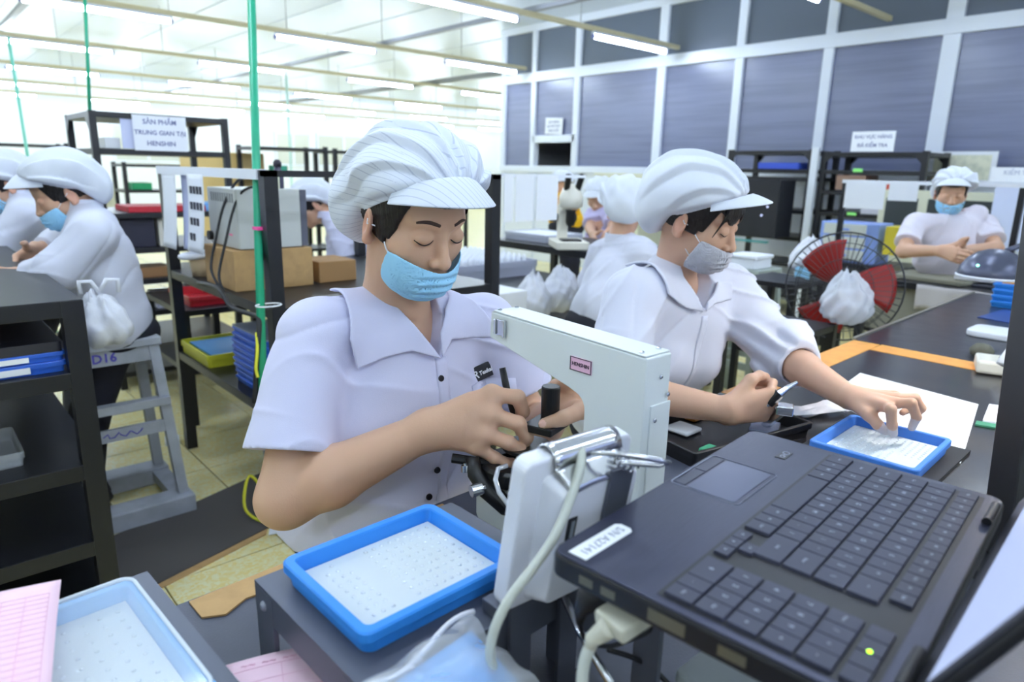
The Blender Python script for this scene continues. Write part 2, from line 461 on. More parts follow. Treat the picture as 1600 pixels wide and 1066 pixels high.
for r, (y, ph) in enumerate(rows):
    end = XP-.06 if y < 8.2 else 22
    st = -4.5
    rl = thing('light_rail', 'slim beige hanging rail with lit tubes, the %s rail of the room' % ordn[r], 'light rail', (0,y,ZR+.066), 0)
    part('rail', MB().bb((st,-.022,-.012), (end,.022,.03)), RAIL, rl)
    for k in range(int((end-st)/1.2)):
        h = bpy.data.objects.new('hanger', hang); COL.objects.link(h); h.parent = rl; h.location = (st+.3+1.2*k+.5*(r % 2), 0, .02)
    k = -3
    while True:
        x = ph+2.0+2.28*k; k += 1
        if x > end-.66: break
        if x < st+.7: continue
        t = thing('tube_light', 'lit white tube on the %s rail, %s from its left end' % (ordn[r], CNT[k+2]), 'tube light', (x,y,ZR), 0, 'fluorescent tubes on the rails')
        for me, nm, dx in ((tube_me,'tube',0), (end_me,'tube_cap',0), (end_me,'tube_cap',1.225), (base_me,'batten',0)):
            o = bpy.data.objects.new(nm, me); COL.objects.link(o); o.parent = t; o.location.x = dx
for n, (x, lo, hi, m) in enumerate(((1.24,-3,17,GREYS), (4.75,-3,17,GREYS))):
    single('cross_bar', MB().bb((x-.03,lo,ZR+.1), (x+.03,hi,ZR+.14)), m, ['grey cross bar over the light rails at the left','pale cross bar over the light rails in the middle'][n], 'cross bar')
single('cross_bar', MB().bb((7.4,8.4,ZR+.1), (7.5,17,ZR+.17)), mat('dark_beam', (120,122,120), rough=.5), 'dark beam across the light rails beyond the partition end', 'cross bar')

# ------------------------------------------------------------------ people
SKIN = mat('skin', (226,186,158), rough=.48, spec=.35, sss=.12, attr=True, bump=.05, bscale=400)
HAIR = mat('hair', (30,24,24), rough=.45, spec=.4, bump=.5, bscale=120, stretch=(1,1,.15), var=.4, vscale=150)
CLOTH_W = mat('cloth_white', (218,220,234), rough=.85, spec=.2, bump=.12, bscale=900, sheen=.1)
CLOTH_L = mat('cloth_lilac_white', (212,212,236), rough=.85, spec=.2, bump=.12, bscale=900)
PANTS = mat('cloth_navy', (30,30,40), rough=.9)
MASKB = mat('mask_blue', (164,221,255), rough=.75, spec=.25, bump=.1, bscale=700)
MASKG = mat('mask_grey', (196,198,208), rough=.8, spec=.25, bump=.1, bscale=700, var=.12, vscale=60)
STRAP = mat('strap_white', (238,240,246), rough=.7)
BROW = mat('brow', (78,58,50), rough=.8)
DARK = mat('dark_line', (34,26,26), rough=.7)
SHOE = mat('shoe_dark', (46,44,48), rough=.6)
def stripe_mat():
    m = mat('cap_pinstripe', (222,228,240), rough=.85, spec=.2)
    nt = m.node_tree; b = nt.nodes['Principled BSDF']
    at = nt.nodes.new('ShaderNodeAttribute'); at.attribute_name = 'Col'
    sp = nt.nodes.new('ShaderNodeSeparateColor'); nt.links.new(at.outputs['Color'], sp.inputs[0])
    mu = nt.nodes.new('ShaderNodeMath'); mu.operation = 'FRACT'
    nt.links.new(sp.outputs[0], mu.inputs[0])
    lt = nt.nodes.new('ShaderNodeMath'); lt.operation = 'LESS_THAN'; lt.inputs[1].default_value = .14; nt.links.new(mu.outputs[0], lt.inputs[0])
    mx = nt.nodes.new('ShaderNodeMix'); mx.data_type = 'RGBA'
    mx.inputs['A'].default_value = (*srgb((222,228,240)), 1); mx.inputs['B'].default_value = (*srgb((196,203,220)), 1)
    nt.links.new(lt.outputs[0], mx.inputs['Factor']); nt.links.new(mx.outputs['Result'], b.inputs['Base Color'])
    return m
STRIPE = stripe_mat()
def folds(P, amp=.004, low=.002, k=1.):
    """cloth creases: narrow ridges and grooves over a slow undulation"""
    x, y, z = P[:,0]*k, P[:,1]*k, P[:,2]*k
    p1 = x*19+z*27+1.7*np.sin(z*11+y*8); p2 = z*24-x*21+1.4*np.sin(x*13+y*6)+1.; p3 = y*23+z*13+1.5*np.sin(x*12)
    m1 = np.clip(.5+.8*np.sin(x*8+z*5+2), 0, 1); m2 = np.clip(.5+.8*np.sin(z*11-x*6+y*5), 0, 1); m3 = np.clip(.4+.8*np.sin(x*9-y*10), 0, 1)
    g = (1-np.abs(np.sin(p1)))**4*m1-.7*(1-np.abs(np.sin(p2)))**4*m2+.8*(1-np.abs(np.sin(p3)))**4*m3
    return amp*g+low*np.sin(x*21+2*np.sin(z*14))*np.sin(z*19+y*17)
class Fr:
    """local frame: x = person's right, y = forward, z = up"""
    def __init__(s, o, f, u, sc=1.):
        s.o = V(o); f = nrm(f); r = nrm(np.cross(f, V(u))); u = np.cross(r, f); s.R = np.stack([r, f, u], 1); s.s = sc
    def p(s, *a): return s.o+s.R @ (V(*a)*s.s)
    def d(s, *a): return s.R @ V(*a)
    def loc(s, P): return ((P-s.o.astype(F4)) @ s.R.astype(F4))/F4(s.s)
def head_prims(H):
    S = H.s; p = H.p
    def E(c, r, k, op='+', R=None): return ell(p(c), V(r)*S, k*S, op, H.R if R is None else R)
    def Bl(c, r, k, op='+'): return ball(p(c), r*S, k*S, op)
    def C(a, b, r1, r2, k): return cone(p(a), p(b), r1*S, r2*S, k*S)
    L = [E((0,-.012,.026), (.073,.093,.079), 0), E((0,.026,.03), (.062,.058,.055), .02),
         E((0,.03,-.034), (.061,.056,.06), .02), E((0,.04,-.078), (.046,.044,.034), .025), Bl((0,.074,-.1), .015, .022)]
    for s in (-1, 1):
        L += [Bl((s*.043,.05,-.03), .022, .022), C((s*.016,.08,.016), (s*.046,.066,.018), .006, .005, .014)]
    for s in (-1, 1):
        L += [Bl((s*.031,.098,-.004), .0145, .012, '-')]
    for s in (-1, 1):
        L += [E((s*.031,.0745,-.005), (.017,.0135,.0125), .005)]
    L += [C((0,.08,.004), (0,.099,-.038), .0065, .0098, .011), Bl((0,.1005,-.0415), .0102, .006)]
    for s in (-1, 1):
        L += [Bl((s*.0125,.0925,-.0445), .0078, .006), Bl((s*.006,.099,-.0535), .0035, .003, '-')]
    L += [C((-.017,.083,-.069), (.017,.083,-.069), .0055, .0055, .008), C((-.015,.081,-.079), (.015,.081,-.079), .006, .006, .006)]
    for s in (-1, 1):
        c = H.p((s*.073,-.012,-.018)); f = Fr(c, H.d((s*.45,.85,-.15)), H.d((s*.1,.18,1)), S)
        L += [ell(c, V(.0075,.0185,.031)*S, .005*S, '+', f.R), ell(H.p((s*.083,-.01,-.014)), V(.0075,.012,.019)*S, .004*S, '-', f.R),
              ball(H.p((s*.074,-.006,-.043)), .0075*S, .006*S)]
    return L
def hull_prims(H, ears=False):
    S = H.s; p = H.p
    return [ell(p((0,-.012,.026)), V(.073,.093,.079)*S, 0, '+', H.R), ell(p((0,.026,.03)), V(.062,.058,.055)*S, .02*S, '+', H.R),
            ell(p((0,.03,-.034)), V(.062,.058,.06)*S, .02*S, '+', H.R), ell(p((0,.042,-.078)), V(.05,.05,.036)*S, .03*S, '+', H.R)]
def cap_fn(H, kind='pleat', tilt=-.63, seed=0, puff=1.0, bandz=.022, pl=8, crown=(-.013,-.013,.055), crad=(.110,.118,.083), bag=(0,-.088,-.012), bagr=(.094,.066,.082), vz=.012, vs=.36, vlen=.056):
    """puffy work cap: returns (crown sdf, visor sdf); the band plane is lower at the nape"""
    S = H.s; n = V(0, -math.sin(tilt), math.cos(tilt))
    n = V(0, math.sin(tilt), math.cos(tilt))
    def crown_f(P):
        q = H.loc(P)
        v = q-V(0,.0,bandz).astype(F4)
        hgt = v @ n.astype(F4)                                # height over the band plane
        yy = q[:,1]*math.cos(tilt)-(q[:,2]-bandz)*math.sin(tilt)
        ang = np.arctan2(q[:,0], hgt+.03)
        per = pi/pl; fr = (ang/per+.5+.16*np.sin(yy*16)+yy*1.6*np.sign(q[:,0])) % 1.0
        saw = .5+.5*np.cos(fr*2*pi) if kind == 'soft' else np.where(fr < .86, fr/.86, (1-fr)/.14)
        env = np.clip((hgt+.01)/.03, 0, 1)*np.clip((yy+.12)/.1, 0, 1)
        disp = (saw-.45)*.0115*env+.003*np.sin(q[:,0]*70+seed)*np.sin(q[:,1]*55+seed*2)*np.sin(q[:,2]*60+1)
        c = V(crown); d = ev1(('e', c, V(crad)*puff, np.eye(3)), q)
        d = smin(d, ev1(('e', V(bag), V(bagr), np.eye(3)), q), F4(.04))
        d = d-disp
        d = smax(d, (-hgt-np.clip(-yy-.05, 0, 1)*.45).astype(F4), F4(.012))
        bd = np.abs(ev1(('e', V(0,-.006,.034), V(.0805,.0985,.082), np.eye(3)), q))-.0035
        bd = np.maximum(bd, np.abs(hgt-.006)-.012)
        d = smin(d, bd.astype(F4), F4(.004))
        return (d*S).astype(F4)
    def visor_pt(u, v):
        th = (u-.5)*2*1.12; L = vlen*(.16+.84*math.cos(th*1.22)**.9 if abs(th*1.22) < pi/2 else .16)
        xi, yi = .082*math.sin(th), -.006+.0995*math.cos(th)
        zi = bandz+.70*yi+vz
        x, y = xi+L*v*math.sin(th)*.75, yi+L*v*math.cos(th)
        return H.p((x, y, zi-vs*L*v-.010*v*math.sin(th)**2-.006*v*v))
    return crown_f, visor_pt
def stripes(H, sp=.0088):
    def fn(v):
        q = H.loc(v.astype(F4)); c = np.zeros((len(v), 3))
        ang = np.arctan2(q[:,0], q[:,2]-.02); per = pi/8
        k = np.floor(ang/per+.5)
        c[:,0] = ((q[:,0]*np.cos(k*per*.8)-(q[:,2])*np.sin(k*per*.8))+q[:,1]*.25*np.sign(k+.2))/sp
        return c
    return fn
def hand_prims(w, d, l, curl=(.4,.4,.4,.4), spread=.06, sc=1., thumb=((.35,.8,-.3),(.7,.6,-.35)), flip=False):
    """w wrist, d towards the knuckles, l towards the thumb; fingers curl to the palm side"""
    d = nrm(d); l = nrm(V(l)-d*np.dot(V(l), d)); n = np.cross(l, d) if flip else np.cross(d, l)   # n: back of the hand
    w = V(w); L = []
    base = [(.088,.027,.002), (.091,.008,.004), (.086,-.012,.002), (.078,-.030,-.002)]
    ln = [(.040,.024,.020), (.045,.028,.021), (.041,.026,.020), (.033,.019,.018)]
    rr = [.0086,.0088,.0083,.0073]
    for i in range(4):
        b = w+sc*(d*base[i][0]+l*base[i][1]+n*base[i][2])
        L.append(cone(w+l*(.012-.008*i)*sc, b, .0185*sc, .0112*sc, .012*sc))
        a = 0.; p = b; c = curl[i] if hasattr(curl[i], '__len__') else (curl[i], curl[i]*1.25, curl[i]*.8)
        pts = [b]; dd = nrm(d+l*spread*(1.5-i))
        for j in range(3):
            a += c[j]; p = p+sc*ln[i][j]*(dd*math.cos(a)-n*math.sin(a)); pts.append(p)
        r = rr[i]*sc
        L += chain(pts, [r*1.12, r*1.06, r*.96, r*.84], .006*sc)
    t0 = w+sc*(d*.022+l*.024-n*.008); dirs = [nrm(d*a+l*b+n*c) for a, b, c in thumb]
    t1 = t0+sc*.043*nrm(d*.75+l*.62-n*.25); t2 = t1+sc*.033*dirs[0]; t3 = t2+sc*.024*dirs[1]
    L += [cone(w+l*.008*sc, t1, .018*sc, .0125*sc, .012*sc)]+chain([t1, t2, t3], [.0115*sc, .0105*sc, .0085*sc], .008*sc)
    return L
def finger_chains(fingers, wrist, rr=(.0088,.009,.0085,.0075), pr=.0185):
    """explicit knuckle positions: fingers = list of 4 polylines [MCP,PIP,DIP,TIP]"""
    L = []; w = V(wrist)
    for i, pts in enumerate(fingers):
        pts = [V(p) for p in pts]; r = rr[i]
        L.append(cone(w+(pts[0]-w)*.08, pts[0], pr, r*1.28, .012))
        L += chain(pts, [r*1.15, r*1.08, r*.98, r*.84], .005)
    return L
def skin_col(H, base=(226,186,158), finger=None):
    b = V(srgb(base))
    lipc = V(srgb((196,120,112))); ear = V(srgb((222,160,138)))
    def fn(v):
        q = H.loc(v.astype(F4)); c = np.tile(b, (len(v), 1))
        r = np.exp(-((np.abs(q[:,0])-.078)**2/.0002+(q[:,1]+.012)**2/.0006+(q[:,2]+.02)**2/.0012)); c = c+(ear-b)*r[:,None]*.7
        r = np.exp(-(q[:,0]**2/.00025+(q[:,1]-.085)**2/.0002+(q[:,2]+.073)**2/.00006)); c = c+(lipc-b)*r[:,None]
        if finger is not None:
            for (p0, rad, colr) in finger:
                m = np.linalg.norm(v-V(p0), axis=1) < rad; c[m] = V(srgb(colr))
        return c
    return fn
def face_lines(H, hp, par, thick=1.0):
    """eyebrows and closed-lid lash lines laid on the face"""
    f = lambda P: sdf(hp, P)
    def on(x, z, lift=.0):
        h = trace(f, H.p((x,.2,z)), H.d((0,-1,0)))
        return None if h is None else h+H.d((0,1,0))*lift
    for s in (-1, 1):
        br = MB(); la = MB()
        pts = [on(s*(.014+.034*t), .0185+.0055*math.sin(t*2.5)-.003*t, -.0008) for t in np.linspace(0,1,9)]
        br.tube(pts, [(.0015+.0016*math.sin(pi*(.25+.7*t)))*thick for t in np.linspace(0,1,9)], 8)
        pts = [on(s*(.0175+.03*t), -.0075-.0062*math.sin(pi*t)-.001*t, -.0003) for t in np.linspace(0,1,11)]
        la.tube(pts, [(.0006+.0011*math.sin(pi*(.1+.8*t)))*thick for t in np.linspace(0,1,11)], 6)
        part('eyebrow', br, BROW, par, world=True, smooth=True); part('eyelashes', la, DARK, par, world=True, smooth=True)
def mask_part(H, par, m, h, top=-.047, side=-.036, xm=.064, ymin=.012, bottom=-.124, strap=True):
    hp = hull_prims(H); S = H.s
    def f(P):
        q = H.loc(P); d = sdf(hp, P)/S
        bulge = .009+.006*np.exp(-(q[:,0]**2/.0009+(q[:,2]+.075)**2/.0012))
        pl = .0017*np.sin((q[:,2]+.5*q[:,0]*q[:,0]*8)*420)*np.clip((.05-np.abs(q[:,0]))/.02, 0, 1)*np.clip((-.055-q[:,2])/.01, 0, 1)
        sh = np.abs(d-bulge-pl)-.0012
        t = np.clip(np.abs(q[:,0])/xm, 0, 1); zt = top+(side-top)*t**1.6
        reg = np.maximum(q[:,2]-zt, bottom-q[:,2]-.018*t*t*-1)
        reg = np.maximum(reg, ymin+.022-q[:,1]+.35*(q[:,2]+.07)); reg = np.maximum(reg, (np.abs(q[:,0])-xm-.01))
        return (smax(sh, reg, F4(.002))*S).astype(F4)
    c = H.p((0,.05,-.08)); o = soft('face_mask', f, m, par, h, c-V(.11,.11,.11)*S, c+V(.11,.11,.11)*S)
    if strap:
        hq = head_prims(H); fh = lambda P: sdf(hq, P)
        for s in (-1, 1):
            for z0, z1, ze, y0_ in ((side-.006, -.022, .004, ymin+.034), (bottom+.042, -.07, -.047, ymin+.016)):
                pts = []
                for t in np.linspace(0, .78, 9):
                    y = y0_+(-.020-y0_)*t; z = z0+(ze-z0)*t
                    p = trace(fh, H.p((s*.2,y,z)), H.d((-s,0,0)))
                    if p is not None: pts.append(p+H.d((s,0,0))*(.0016 if t < .85 else .003))
                if len(pts) > 2: part('mask_strap', MB().tube(pts, .0013*S, 6), STRAP, par, world=True, smooth=True)
    return o
def hair_part(H, par, h, m=HAIR, front=.048, side=-.04, fringe=0.0, nape=-.085):
    hp = hull_prims(H); S = H.s
    def f(P):
        q = H.loc(P); d = sdf(hp, P)/S
        sh = np.abs(d-.0035)-.0038-.0008*np.sin(q[:,0]*900+q[:,2]*200)
        ax = np.abs(q[:,0]); y = q[:,1]; z = q[:,2]
        line = front-fringe*np.exp(-((ax-.028)/.022)**2)+ .0*ax          # hairline across the forehead
        fr = np.where(y > .03, line-z, np.maximum(side-z, -1))
        fr = np.where((y > .022) & (y <= .062) & (ax > .045), np.minimum(fr, np.maximum((y-.052)-(z-.01)*.35, side+.012-z)), fr)
        fr = np.where(y < -.02, nape-z, fr)
        fr = np.maximum(fr, z-.70*y-.026)
        return (smax(sh, fr.astype(F4), F4(.004))*S).astype(F4)
    c = H.p((0,0,.02)); return soft('hair', f, m, par, h, c-V(.13,.13,.13)*S, c+V(.13,.13,.13)*S)
def cap_part(H, par, h, m, mv=None, colfn=None, label=None, **kw):
    cf, vf = cap_fn(H, **kw); c = H.p((0,-.05,.06))
    o = soft('cap', cf, m, par, h, c-V(.2,.2,.2)*H.s, c+V(.2,.2,.2)*H.s, colfn, slack=1.7)
    mb = MB().grid(vf, 36, 8, th=.0032)
    v = part('visor', mb, mv or m, par, world=True, smooth=True, bev=.001)
    if colfn:
        at = v.data.attributes.new('Col', 'FLOAT_COLOR', 'POINT'); c = colfn(np.array([tuple(p) for p in mb.v])); q = H.loc(np.array([tuple(p) for p in mb.v], F4)); c[:,0] = (q[:,0]*.9+q[:,1]*.3)/.0088
        at.data.foreach_set('color', np.concatenate([c, np.ones((len(c), 1))], 1).astype(F4).ravel())
    return o
def torso_prims(nk, pel, shR, shL, g=0., bust=.02, wide=1.):
    """g: how far the cloth stands off the body"""
    nk, pel, shR, shL = map(V, (nk, pel, shR, shL)); r = nrm(shR-shL); mid = (shR+shL)/2; up = nrm(mid-pel)
    r = nrm(r-up*np.dot(r, up)); f = np.cross(up, r); R = np.stack([r, f, up], 1); Lg = np.linalg.norm(mid-pel)
    sw = np.linalg.norm(shR-shL)/2
    P = [ell(mid-up*.13+f*.005, V(sw*.86*wide+g, .098+g, .17+g), 0, '+', R), ell(mid+up*(-Lg*.66), V(.125*wide+g, .095+g, .15+g), .05, '+', R),
         ell(pel+up*.02, V(.165*wide+g, .118+g, .11+g), .05, '+', R), cone(shR-r*.03+up*.0, shL+r*.03, .043+g, None, .035),
         cone(nk-up*.015, mid+r*(sw*.7)-up*.002, .03+g, .042+g, .02), cone(nk-up*.015, mid-r*(sw*.7)-up*.002, .03+g, .042+g, .02)]
    for s in (-1, 1):
        if bust: P.append(ball(mid+r*s*.065-up*.155+f*(.062+bust*.6), .045+g, .045))
    return P, (r, f, up, mid)

# main woman at the bench
w1 = thing('person', 'woman in white short-sleeved shirt, striped cap and blue mask bent over the cream gauge', 'person', (.60,1.12,0))
H1 = Fr((.628,.946,1.228), (.045,-.94,-.335), (.012,-.335,.94), 1.0)
shR, elR, wrR = V(.478,1.045,1.03), V(.396,.965,.79), V(0.5757,0.8324,0.903)
shL, elL, wrL = V(.835,.984,1.008), V(.895,.915,.80), V(.80,.765,.905)
nk1, pel1 = V(.642,1.022,1.072), V(.64,1.10,.66)
fR = [[V(0.6476,0.7636,0.9654),V(0.6771,0.7358,0.9615),V(0.6914,0.7387,0.9345),V(0.6906,0.7507,0.9184)],
      [V(0.6386,0.7538,0.9369),V(0.6681,0.7231,0.9245),V(0.6837,0.7201,0.8995),V(0.6868,0.7316,0.88)],
      [V(0.627,0.7546,0.9081),V(0.6529,0.7271,0.8956),V(0.6712,0.7219,0.8798),V(0.683,0.7241,0.8684)],
      [V(0.6178,0.7615,0.8873),V(0.637,0.7411,0.8699),V(0.6513,0.7332,0.8601),V(0.6658,0.733,0.8571)]]
tor1, ax1 = torso_prims(nk1, pel1, shR, shL, 0.0)
hp1 = head_prims(H1)
body = list(hp1)
body += [cone(H1.p((0,-.022,-.05)), nk1+V(0,.005,-.02), .052, .056, .03), cone(nk1, nk1+V(0,-.01,-.08), .05, .05, .03)]
tc_, _ = torso_prims(nk1, pel1, shR, shL, -.02); body += [p[:5]+(max(p[5], .03),)+p[6:] for p in tc_]
body += [cone(shR+V(.012,0,-.012), elR, .038, .044, .03), cone(elR, elR+(wrR-elR)*.32, .043, .047, .02), cone(elR+(wrR-elR)*.32, wrR, .047, .029, .015)]
body += [cone(shL+V(-.012,0,-.012), elL, .038, .036, .03), cone(elL, elL+(wrL-elL)*.35, .038, .037, .02), cone(elL+(wrL-elL)*.35, wrL, .037, .0245, .015)]
body += finger_chains(fR, wrR, (.0108,.0108,.0102,.0092), .022)+[cone(fR[0][0],fR[1][0],.0135,.0135,.01), cone(fR[1][0],fR[2][0],.0135,.013,.01), cone(fR[2][0],fR[3][0],.013,.012,.01)]
body += [cone(wrR, V(0.6216,0.7828,0.9407), .026, .021, .02), cone(wrR, V(0.6102,0.784,0.9137), .025, .021, .02)]
tR = [V(0.6393,0.8051,0.9305), V(0.681,0.783,0.9144), V(0.6974,0.7611,0.9138)]
body += [cone(wrR, tR[0], .02, .014, .012)]+chain(tR, [.0125,.011,.0085], .006)
# left hand round the knob: thumb towards the camera
mc = [V(0.7772,0.718,0.979), V(0.7892,0.7191,0.9525), V(0.794,0.7208,0.9289), V(0.7954,0.7267,0.909)]
fLh = [[mc[0], V(0.7665,0.7427,0.9619), V(0.7622,0.7461,0.9399), V(0.7598,0.7372,0.9274)], [mc[1], V(0.7735,0.7424,0.9385), V(0.7603,0.7494,0.9238), V(0.7536,0.745,0.9132)],
       [mc[2], V(0.7773,0.7392,0.9185), V(0.7647,0.747,0.9079), V(0.757,0.7449,0.9013)], [mc[3], V(0.78,0.738,0.9014), V(0.7676,0.7403,0.8957), V(0.7587,0.7402,0.8922)]]
body += finger_chains(fLh, wrL)
tL = [V(0.7559,0.6696,0.9429), V(0.7198,0.6783,0.934), V(0.694,0.6922,0.9266)]
body += [cone(wrL, tL[0], .02, .0145, .014)]+chain(tL, [.0135,.012,.0095], .006)
nails = [(V(0.6865,0.6903,0.9299), .006, (240,196,180))]
soft('body', body, SKIN, w1, .0022, colfn=skin_col(H1, (215,173,145), nails), lo=(.32,.60,.56), hi=(.98,1.22,1.36))
face_lines(H1, hp1, w1)
hair_part(H1, w1, .0025, front=.046, side=-.035)
cap_part(H1, w1, .0024, STRIPE, colfn=stripes(H1), kind='pleat')
mask_part(H1, w1, MASKB, .0018, top=-.054, side=-.038)
# shirt
g = .014
ts1, _ = torso_prims(nk1, pel1, shR, shL, g, bust=.022)
hemR, hemL = shR+(elR-shR)*.72, shL+(elL-shL)*.62
def wr1(P):
    return folds(P, .0062, .0022)
shirt = ts1+[ell(V(.645,1.035,.80), V(.158,.122,.22), .05), ell(V(.64,1.07,.66), V(.20,.165,.15), .05), cone(shR+V(.012,0,-.006), hemR, .056, .072, .03), cone(shL+V(-.01,0,0), hemL, .058, .066, .03)]
dR, dL = nrm(elR-shR), nrm(elL-shL)
shirt_cut = [cone(hemR-dR*.035, hemR+dR*.05, .060, .066, .003, '-'), cone(hemL-dL*.035, hemL+dL*.05, .055, .06, .003, '-')]
neck_cut = [cone(nk1+V(0,-.01,.06), nk1+V(0.0,.0,.012), .064, .05, .004, '-')]
vp = V(0.6644,0.9318,0.9827)
VP = [(nk1[0]-.06,1.2),(nk1[0]+.06,1.2),(nk1[0]+.05,1.055),(vp[0],vp[2]),(nk1[0]-.05,1.055)]
def base_shirt(P): return sdf(shirt, P)
def cut_hems(P):
    d = sdf(shirt, P)-wr1(P)
    for h_, dd in ((hemR, dR), (hemL, dL)):
        t = (P-h_.astype(F4)) @ dd.astype(F4); near = np.linalg.norm(P-h_.astype(F4), axis=1) < .12
        d = np.where(near, np.maximum(d, t), d)
    d = np.maximum(d, .64-P[:,2])
    for p in shirt_cut+neck_cut: d = smax(d, -ev1(p, P), F4(p[5]))
    d = smax(d, np.maximum(-poly2(P[:,[0,2]].astype(float), VP), nk1[1]-P[:,1]-.3)*1.0 if False else np.where(P[:,1] < nk1[1]-.01, -poly2(P[:,[0,2]].astype(float), VP), F4(-1)).astype(F4), F4(.003))
    return d.astype(F4)
soft('shirt', cut_hems, CLOTH_L, w1, .0034, lo=(.34,.82,.60), hi=(1.0,1.3,1.14))
def front(x, z):      # point and normal on the front of the shirt
    p = trace(lambda P: sdf(shirt, P)-wr1(P), (x,.5,z), (0,1,0)); return p, gradn(base_shirt, p)
# collar: two flat lobes lying on the shoulders, cut from an offset shell
def lobe(poly, off=.009, th=.0024):
    def f(P):
        d = np.abs(sdf(shirt, P)-off-.004*np.sin(P[:,0]*40))-th
        r = np.maximum(poly2(P[:,[0,2]].astype(float), poly), P[:,1]-1.06)
        return smax(d.astype(F4), r.astype(F4), F4(.003))
    return f
def xz(*pts): return [(p[0], p[2]) for p in pts]
cR = xz((0.5483,1.0446,1.1315), (0.5879,1.041,1.1443), (0.6052,0.9772,1.0832), (0.662,0.921,0.9855), (0.6129,0.9366,1.0036), (0.5657,0.9487,0.9955), (0.5255,0.9662,0.981), (0.516,0.9642,1.0323), (0.5283,1.0061,1.087))
cL = xz((0.6954,0.9592,1.0648), (0.6667,0.931,1.028), (0.6623,0.9214,0.9876), (0.6902,0.926,1.0142), (0.7107,0.9273,1.0109), (0.7853,0.9176,1.0043), (0.781,0.9241,1.037), (0.7657,0.9537,1.0718), (0.739,0.9703,1.0909))
soft('collar', lobe(cR), CLOTH_L, w1, .0022, lo=(.44,.80,.92), hi=(.70,1.08,1.16))
soft('collar', lobe(cL), CLOTH_L, w1, .0022, lo=(.62,.80,.92), hi=(.88,1.08,1.16))
bt = mat('button_black', (28,26,34), rough=.3)
for q in ((0.662,0.9231,0.9506), (0.647,0.8958,0.7876), (0.6294,0.8963,0.7418)):
    p, n_ = front(q[0], q[2])
    b = MB().cyl(p-n_*.001, p+n_*.0035, .0062, .0055, 20); part('button', b, bt, w1, world=True, smooth=False, bev=.0008)
# placket strip
pl = MB(); zz = np.linspace(.985, .72, 22); ptsL = []
def plk(u, v):
    z = .985+(.70-.985)*u; xc = .668+(.985-z)*-.03
    p, n_ = front(xc+(v-.5)*.024, z); return p+n_*(.0012+.0012*(1-abs(v-.5)*2)**.5)
pl.grid(plk, 24, 5, th=.003); part('placket', pl, CLOTH_L, w1, world=True, smooth=True)
# chest pocket and badge
def panel(x, z, ux, w, h, lift, th, nu=6, nv=5):
    def fn(u, v):
        a, b = (u-.5)*w, (v-.5)*h; p, n_ = front(x+a*math.cos(ux)-b*math.sin(ux), z+a*math.sin(ux)+b*math.cos(ux)); return p+n_*lift
    return MB().grid(fn, nu, nv, th=th)
q = (0.7715,0.9419,0.9366)
part('pocket', panel(q[0]+.012, q[2]-.055, .06, .085, .08, .0022, .002), CLOTH_L, w1, world=True, smooth=True)
p, n_ = front(q[0], q[2])
n_ = nrm(n_+V(-.35,-.6,.1)); xa = nrm(V(math.cos(.2), 0, math.sin(.2))-n_*np.dot(n_, V(math.cos(.2), 0, math.sin(.2)))); ya = np.cross(n_, xa)
RB = Matrix((Vector(xa), Vector(ya), Vector(n_))).transposed()
bd = part('name_badge', MB().box(p+n_*.008, (.052,.029,.003), RB), mat('badge_navy', (26,28,40), rough=.6), w1, world=True, label='navy badge with white lettering', bev=.0008)
bw = mat('badge_white', (236,238,246), rough=.6)
for s, size, dx, dy in (('R', .021, -.0150, -.001), ('Texkal', .0112, .0078, -.001)):
    pos = p+n_*.0098+xa*dx+ya*dy
    t = text('badge_lettering', s, size, bw, bd, Vector(pos)-w1.location, RB, bold=.0003)
# trousers, shoes, stool (under the bench)
def legs(par, pel, sx=.09, reach=.40, knee=(-.33,-.06), foot=.0, fwd=(0,-1,0), col=PANTS, floor_off=.12, h=.009):
    f = nrm(fwd); r = np.cross(f, V(0,0,1)); L = [ell(pel+V(0,0,-.03), V(.165,.165,.1), .02)]
    sh = []
    for s in (-1, 1):
        a = pel+r*s*sx+V(0,0,-.03); k = a+f*reach+V(0,0,knee[1]); e = V(k[0]+f[0]*.03, k[1]+f[1]*.03, floor_off)
        L += [cone(a, k, .082, .062, .04), cone(k, e, .06, .045, .02)]
        sh.append(MB().lathe([(.0,.0),(.04,.0),(.046,.02),(.042,.055),(.034,.09),(0,.1)], n=16).v)
        m = MB(); vs = [Vector((v[0]*.95, v[1]*2.6, v[2])) for v in sh[-1]]; src = MB().lathe([(.0,.0),(.04,.0),(.046,.02),(.042,.055),(.034,.09),(0,.1)], n=16)
        ang = math.atan2(f[1], f[0])-pi/2; Rz = Matrix.Rotation(ang, 3, 'Z')
        m.add([Rz @ v+Vector(e+f*.05)-Vector((0,0,e[2]-(e[2]-.095))) for v in vs], src.f); part('shoe', m, SHOE, par, world=True, smooth=True)
    soft('trousers', L, col, par, h)
legs(w1, pel1, floor_off=.13)

